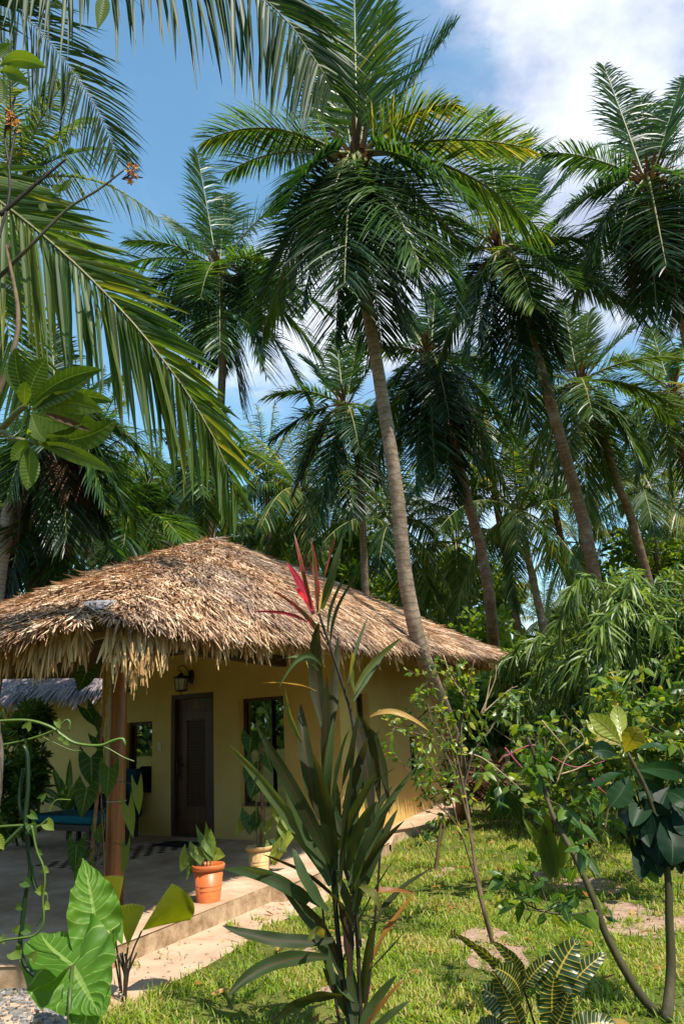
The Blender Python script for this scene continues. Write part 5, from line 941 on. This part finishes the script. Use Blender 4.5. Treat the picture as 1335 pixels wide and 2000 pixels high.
twiggy('broad_leaved_shrub', 'tangled shrub with sunlit leaves at the right photo edge behind the croton', 'shrub', rb_,
       [([(1300, 1640, 8), (1290, 1540, 7.8), (1300, 1440, 7.6), (1330, 1350, 7.6)], .014), ([(1290, 1640, 8), (1240, 1520, 7.8), (1220, 1420, 7.6), (1200, 1340, 7.6)], .012), ([(1300, 1600, 8), (1340, 1500, 7.6), (1350, 1400, 7.5)], .012), ([(1280, 1600, 8), (1200, 1540, 7.8), (1150, 1480, 7.6)], .010)],
       7.7, 22, 8, (.07, .17), .04, 'bushleaf', 45, 'stem', (.1, 1), tl=.55)
for lb, px, py, Y_, sd_, mt_, top in (('bushy shrub with small bright leaves behind the forked limb', 1150, 1660, 8.6, 51, 'bushleaf', 1360), ('low shrub with tangled small leaves at the right edge above bare soil', 1260, 1690, 8.2, 52, 'bushleaf', 1440), ('sunlit shrub at the far lawn edge under the weeping trees', 1060, 1580, 11.5, 53, 'thicket', 1380), ('leafy shrub on the right lawn edge, tallest beside the croton', 1235, 1620, 9.4, 54, 'thicket', 1330)):
    b_ = gz(px, py); q_ = np.random.default_rng(sd_)
    twiggy('leafy_shrub', lb, 'shrub', b_, [([(px, py, b_[1]), (px + q_.uniform(-30, 30), (py + top) / 2, Y_), (px + q_.uniform(-90, 90), top + q_.uniform(0, 70), Y_)], .009) for _ in range(6)], Y_, 13, 9, (.045, .12), .022, mt_, sd_, 'stem', (.25, 1), tl=.34, first=14)
# bare twigs, some pink
tg_ = thing('bare_twig_shrub', 'nearly leafless shrub of pale and pinkish twigs amid the lawn bushes', 'shrub', gz(1080, 1700))
for pts, mt in (([(1086, 1530), (1105, 1480), (1140, 1448), (1120, 1420), (1113, 1440)], 'paletwig'), ([(1095, 1512), (1130, 1500), (1170, 1475)], 'paletwig'), ([(1057, 1407), (1098, 1455), (1110, 1470)], 'paletwig'), ([(980, 1480), (1040, 1455), (1080, 1480), (1120, 1498), (1160, 1492), (1180, 1486)], 'pinktwig'), ([(985, 1460), (1010, 1490), (1040, 1520), (1050, 1527)], 'pinktwig'), ([(1155, 1520), (1165, 1535), (1185, 1552)], 'pinktwig'), ([(905, 1470), (940, 1480), (980, 1510), (1020, 1545)], 'paletwig'), ([(938, 1395), (965, 1330), (968, 1300)], 'paletwig'), ([(940, 1395), (990, 1350), (1010, 1340)], 'paletwig'), ([(945, 1390), (958, 1320)], 'paletwig'), ([(865, 1280), (880, 1320), (905, 1360)], 'paletwig'), ([(1145, 1305), (1150, 1340), (1150, 1375)], 'stem'), ([(1100, 1590), (1200, 1680), (1300, 1770)], 'stem'), ([(1130, 1690), (1138, 1640), (1132, 1600)], 'paletwig'), ([(1180, 1620), (1190, 1560), (1200, 1500)], 'stem')):
    g = G(); tube(g, curve([at(*q, 7.4) for q in pts], 20), np.linspace(.008, .003, 20), 6); g.build('twig', M[mt], tg_)
# dracaena-like base with strap sheaths
dr = gz(1080, 1722)
da_ = thing('crinum_lily', 'pale green strap leaved lily rising from bare soil behind the forked limb', 'lily', dr)
for b, c, t, wd in (((1080, 1715), (1068, 1660), (1020, 1596), 22), ((1084, 1712), (1075, 1650), (1055, 1560), 26), ((1080, 1718), (1070, 1690), (1060, 1600), 30), ((1086, 1718), (1100, 1650), (1120, 1560), 20)): leafpx(da_, 'leaf', b, t, wd, dr[1], 'heart', c, p_strap, .5, 0, 14, 4, .8)
# croton clump in the right foreground: yellow top rosette, dark leaves, trunk
ct = gz(1305, 1985); cr = thing('croton', 'dark leaved croton with yellow green top rosette at the right photo edge', 'croton', ct); YX = ct[1]
g = G(); tube(g, curve([gz(1300, 1996), at(1309, 1900, YX), at(1306, 1800, YX), at(1300, 1690, YX), at(1268, 1560, YX), at(1225, 1470, YX)], 40), np.linspace(.032, .009, 40), 9); g.build('trunk', M['darkgreen'], cr)
for b, c, t, wd, tn, mt in (((1215, 1450), (1205, 1410), (1204, 1376), 30, .85, 'croton_top'), ((1212, 1452), (1185, 1420), (1148, 1395), 36, .75, 'croton_top'), ((1210, 1455), (1190, 1440), (1156, 1418), 38, .15, 'croton_top'), ((1218, 1470), (1236, 1440), (1246, 1420), 42, .2, 'croton_top'), ((1212, 1456), (1160, 1430), (1146, 1414), 20, .9, 'croton_top'), ((1205, 1475), (1180, 1460), (1155, 1468), 34, .3, 'croton_dark'), ((1215, 1480), (1185, 1478), (1170, 1480), 14, .9, 'heart'),
    ((1220, 1505), (1190, 1515), (1150, 1540), 22, .8, 'croton_dark'), ((1228, 1515), (1215, 1550), (1190, 1575), 46, .6, 'croton_dark'), ((1225, 1505), (1260, 1515), (1295, 1545), 44, .9, 'croton_dark'), ((1240, 1505), (1290, 1495), (1345, 1515), 34, .9, 'croton_dark'), ((1250, 1560), (1290, 1560), (1330, 1595), 56, .3, 'croton_dark'), ((1300, 1545), (1325, 1550), (1350, 1580), 40, .5, 'croton_dark'), ((1242, 1545), (1255, 1570), (1240, 1602), 34, .5, 'croton_edge'), ((1250, 1570), (1255, 1620), (1248, 1668), 30, .3, 'croton_edge'), ((1270, 1580), (1290, 1640), (1285, 1690), 60, .1, 'croton_dark'), ((1290, 1590), (1320, 1640), (1310, 1690), 60, .1, 'croton_dark'), ((1300, 1600), (1335, 1620), (1350, 1680), 60, .15, 'croton_dark'), ((1265, 1580), (1275, 1620), (1270, 1665), 50, .05, 'croton_dark'), ((1260, 1560), (1285, 1600), (1300, 1640), 60, .1, 'croton_dark'), ((1280, 1600), (1300, 1660), (1275, 1705), 40, .1, 'croton_dark'), ((1265, 1570), (1275, 1650), (1265, 1680), 24, .5, 'croton_edge'), ((1310, 1560), (1345, 1600), (1360, 1640), 60, .1, 'croton_dark'),
    ((1240, 1470), (1265, 1455), (1300, 1460), 24, .9, 'croton_dark'), ((1225, 1640), (1210, 1600), (1198, 1610), 20, .5, 'heart'), ((1250, 1690), (1265, 1700), (1285, 1725), 26, .6, 'heart'), ((1295, 1620), (1250, 1640), (1228, 1600), 30, .3, 'croton_dark')):
    y = YX + RNG.uniform(-.2, .2); leafpx(cr, 'leaf', b, t, wd, (YX, y, y), mt, c, p_obov, .25, .06, 16, 6, tn, 0, CAMV(at(*c, y)) + RNG.normal(0, .3, 3) + A(0, 0, .3), 'yellow orange top leaf' if mt == 'croton_top' else None, 0, None)
for k in range(34):
    b_ = (RNG.uniform(1235, 1345), RNG.uniform(1520, 1640)); t_ = (b_[0] + RNG.uniform(-35, 45), b_[1] + RNG.uniform(50, 100)); y = YX + RNG.uniform(-.15, .3)
    leafpx(cr, 'leaf', b_, t_, RNG.uniform(26, 46), (YX + .1, y, y), 'croton_dark' if k % 5 else 'croton_edge', None, p_lance if k % 2 else p_obov, .25, .05, 14, 6, RNG.uniform(0, .5), 0, CAMV(at(*b_, y)) + RNG.normal(0, .4, 3) + A(0, 0, .5))
# veined croton in front
vc = gz(1075, 2060); cv = thing('veined_croton', 'croton with yellow veined wavy leaves at the bottom photo edge', 'croton', vc); YZ = 4.55
for b, c, t, wd, tn in (((1066, 1990), (1075, 1900), (1128, 1836), 62, .6), ((1085, 1975), (1120, 1900), (1182, 1862), 34, .4), ((1085, 2030), (1070, 1960), (1082, 1905), 56, .5), ((1010, 1920), (1030, 1890), (960, 1838), 24, .6), ((1000, 1930), (985, 1880), (886, 1822), 22, .9), ((1020, 2010), (985, 1950), (938, 1930), 50, .4), ((1022, 2020), (1000, 1960), (960, 1895), 34, .7), ((1110, 2040), (1130, 1985), (1205, 2002), 40, .6), ((1016, 1945), (1010, 1905), (965, 1890), 44, .4), ((1020, 1935), (1040, 1890), (1085, 1866), 26, .5), ((1000, 2030), (960, 2000), (925, 2010), 40, .5), ((1060, 2040), (1100, 1990), (1110, 1940), 34, .3)):
    leafpx(cv, 'leaf', b, t, wd, (YZ, YZ - .05, YZ + RNG.uniform(-.12, .12)), 'croton', c, p_lance, .2, .2, 22, 8, tn, 0, CAMV(at(*c, YZ)) + RNG.normal(0, .25, 3), None, 0, None, wn=5)
for pts in ([(1060, 2060), (1040, 1990), (1018, 1920)], [(1075, 2060), (1070, 2000), (1066, 1985)], [(1080, 2060), (1086, 2000), (1090, 1970)]):
    g = G(); tube(g, curve([at(*q, YZ + .02) for q in pts], 12), .006, 6); g.build('stem', M['darkstem'], cv)
# snake plants before the farther wall
sn = gz(135, 1592, .02); sp2 = thing('strap_leaf_clump', 'clump of upright dark strap leaves before the farther cottage wall', 'plant', sn)
for t, wd, c in (((137, 1482), 14, None), ((104, 1500), 16, None), ((82, 1540), 12, (110, 1545)), ((155, 1518), 16, None), ((68, 1562), 10, (100, 1552)), ((165, 1530), 14, None), ((120, 1520), 12, None), ((175, 1545), 12, (160, 1550))): leafpx(sp2, 'leaf', (134 + RNG.normal(0, 5), 1592), t, wd, sn[1], 'lance', c, p_strap, .4, 0, 12, 4, .4)
# split-leaf plant by the far wall end
mo = gz(925, 1600); mon = thing('split_leaf_plant', 'plant with blue green ribbed leaves at the grass edge near the wall end', 'plant', mo)
for b, c, t, wd, tn in (((985, 1548), (975, 1575), (955, 1598), 46, .3), ((975, 1540), (955, 1550), (948, 1575), 26, .5), ((1000, 1560), (1000, 1600), (975, 1596), 40, .2)): leafpx(mon, 'leaf', b, t, wd, mo[1], 'taro', c, p_heart, .3, .15, 16, 8, tn * .4, .3, None, None, 0, [(930, 1602), (970, 1560)], .01)
# dry root mass at the trunk foot
tf = gz(925, 1565); tr_ = thing('dry_leaf_heap', 'heap of dry brown leaves and coir at the foot of the leaning palm', 'leaf heap', tf); rng = np.random.default_rng(9); n = 900
g = G(); P = tf + rng.normal(0, 1, (n, 3)) * A(.35, .3, .28) + A(-.1, -.3, .35); strips(g, P, rng.normal(0, 1, (n, 3)) + A(0, 0, -.3), rng.normal(0, 1, (n, 3)), rng.uniform(.1, .35, n), .02, None, 'straw', rng.random(n)); g.build('dry_leaves', M['dead'], tr_)

# ------------------------------------------------------------------ grass and gravel
def ground_points(n, y0, y1, rng):
    y = np.sqrt(rng.uniform(y0 ** 2, y1 ** 2, n)); x = rng.uniform(-.5, .5, n) * y * 1.02 + .04 * y; return np.c_[x, y]
rng = np.random.default_rng(99)
slabP = np.array([q[:2] for q in (lf, s0, p_edge1, p_edge2, p_edge3, C0 - N2 * .5 + D2 * .3, gz(770, 1630, .11), gz(855, 1598, .11), gz(905, 1562, .11), C0 + D2 * 7.3 - N2 * .3, B0 - D1 * 3.2 + N1 * 6)])
graP = np.array([gz(*q)[:2] for q in ((-80, 1925), (60, 1935), (150, 1950), (190, 1990), (150, 2060), (-80, 2080))])
def field(P): return np.sin(P[:, 0] * 3.1 + 1.7 * np.sin(P[:, 1] * 2.3)) + np.sin(P[:, 1] * 4.7 + 2 * np.sin(P[:, 0] * 1.9)) + .6 * np.sin(P[:, 0] * 9.3 + P[:, 1] * 7.1)
gg = G()
for n, y0, y1, Lr, wd in ((64000, 4.4, 7.5, (.04, .11), .0046), (52000, 7.5, 12, (.05, .12), .006), (34000, 12, 20, (.06, .13), .009), (20000, 20, 36, (.06, .13), .014)):
    P = ground_points(n, y0, y1, rng); fl_ = field(P); keep = ~inpoly(P, slabP) & ~inpoly(P, graP); keep &= ~inpoly(P, PATH) | (rng.random(n) < .012) | (field(P * 1.9) > 1.9)
    for b in SOIL: keep &= ~inpoly(P, b) | (rng.random(n) < .05) | (field(P * 2.3) > .55)
    keep &= rng.random(n) < np.clip(.75 + .35 * fl_, .12, 1); P = P[keep]; fl_ = fl_[keep]; m = len(P); az = rng.uniform(0, 2 * pi, m); le = rng.uniform(.15, 1.1, m)
    D = np.c_[np.cos(az) * le, np.sin(az) * le, np.full(m, .8)]; Wd = np.c_[-np.sin(az), np.cos(az), rng.normal(0, .3, m)]
    strips(gg, np.c_[P, np.zeros(m)], D, Wd, rng.uniform(*Lr, m), wd * rng.uniform(.7, 1.3, m), GRAV * rng.uniform(.1, .55, m)[:, None], 'blade', np.clip(.56 + .16 * fl_ + rng.normal(0, .32, m), 0, 1))
tag(gg.build('lawn_grass', M['grassblade']), kind='stuff')
gr = G(); n = 2600; P = np.c_[rng.uniform(-2.7, -1.3, n), rng.uniform(4.6, 6.3, n)]; P = P[inpoly(P, graP)]; n = len(P); base = np.array([(-1, -1, -1), (1, -1, -1), (1, 1, -1), (-1, 1, -1), (-1, -1, 1), (1, -1, 1), (1, 1, 1), (-1, 1, 1)], float) / 1.4
for p in P:
    s = rng.uniform(.006, .02); V = (base + rng.normal(0, .25, (8, 3))) * s * A(1, 1, .7); a = rng.uniform(0, 6); R_ = np.array([[cos(a), -sin(a), 0], [sin(a), cos(a), 0], [0, 0, 1]]); gr.add(V @ R_.T + A(p[0], p[1], .008), BQ)
tag(gr.build('gravel', M['gravel'], None, False), kind='stuff')
cl_ = G(); rng = np.random.default_rng(5)
for b in SOIL:
    n = 70; P = b.mean(0) + rng.normal(0, 1, (n, 2)) * (b.std(0) * .75)
    for p in P:
        s = rng.uniform(.004, .02); V = (base + rng.normal(0, .3, (8, 3))) * s * A(1, 1, .6); cl_.add(V + A(p[0], p[1], .006), BQ)
n = 160; P = ground_points(4000, 4.6, 10, rng); P = P[inpoly(P, PATH)][:n]
for p in P: s = rng.uniform(.003, .012); cl_.add((base + rng.normal(0, .3, (8, 3))) * s * A(1, 1, .6) + A(p[0], p[1], .006), BQ)
tag(cl_.build('soil_clods', M['soil'], None, True), kind='stuff')

# fallen leaves
lt_ = G(); rng = np.random.default_rng(123); P = ground_points(420, 4.6, 13, rng); P = P[~inpoly(P, slabP)]; n = len(P); az = rng.uniform(0, 2 * pi, n)
strips(lt_, np.c_[P, rng.uniform(.02, .05, n)], np.c_[np.cos(az), np.sin(az), rng.normal(0, .15, n)], np.c_[-np.sin(az), np.cos(az), rng.normal(0, .4, n)], rng.uniform(.04, .14, n), rng.uniform(.008, .02, n), GRAV * rng.uniform(-.15, .1, n)[:, None], 'leaf', rng.random(n), 0, .3)
tag(lt_.build('fallen_leaves', M['cord_dry']), kind='stuff')
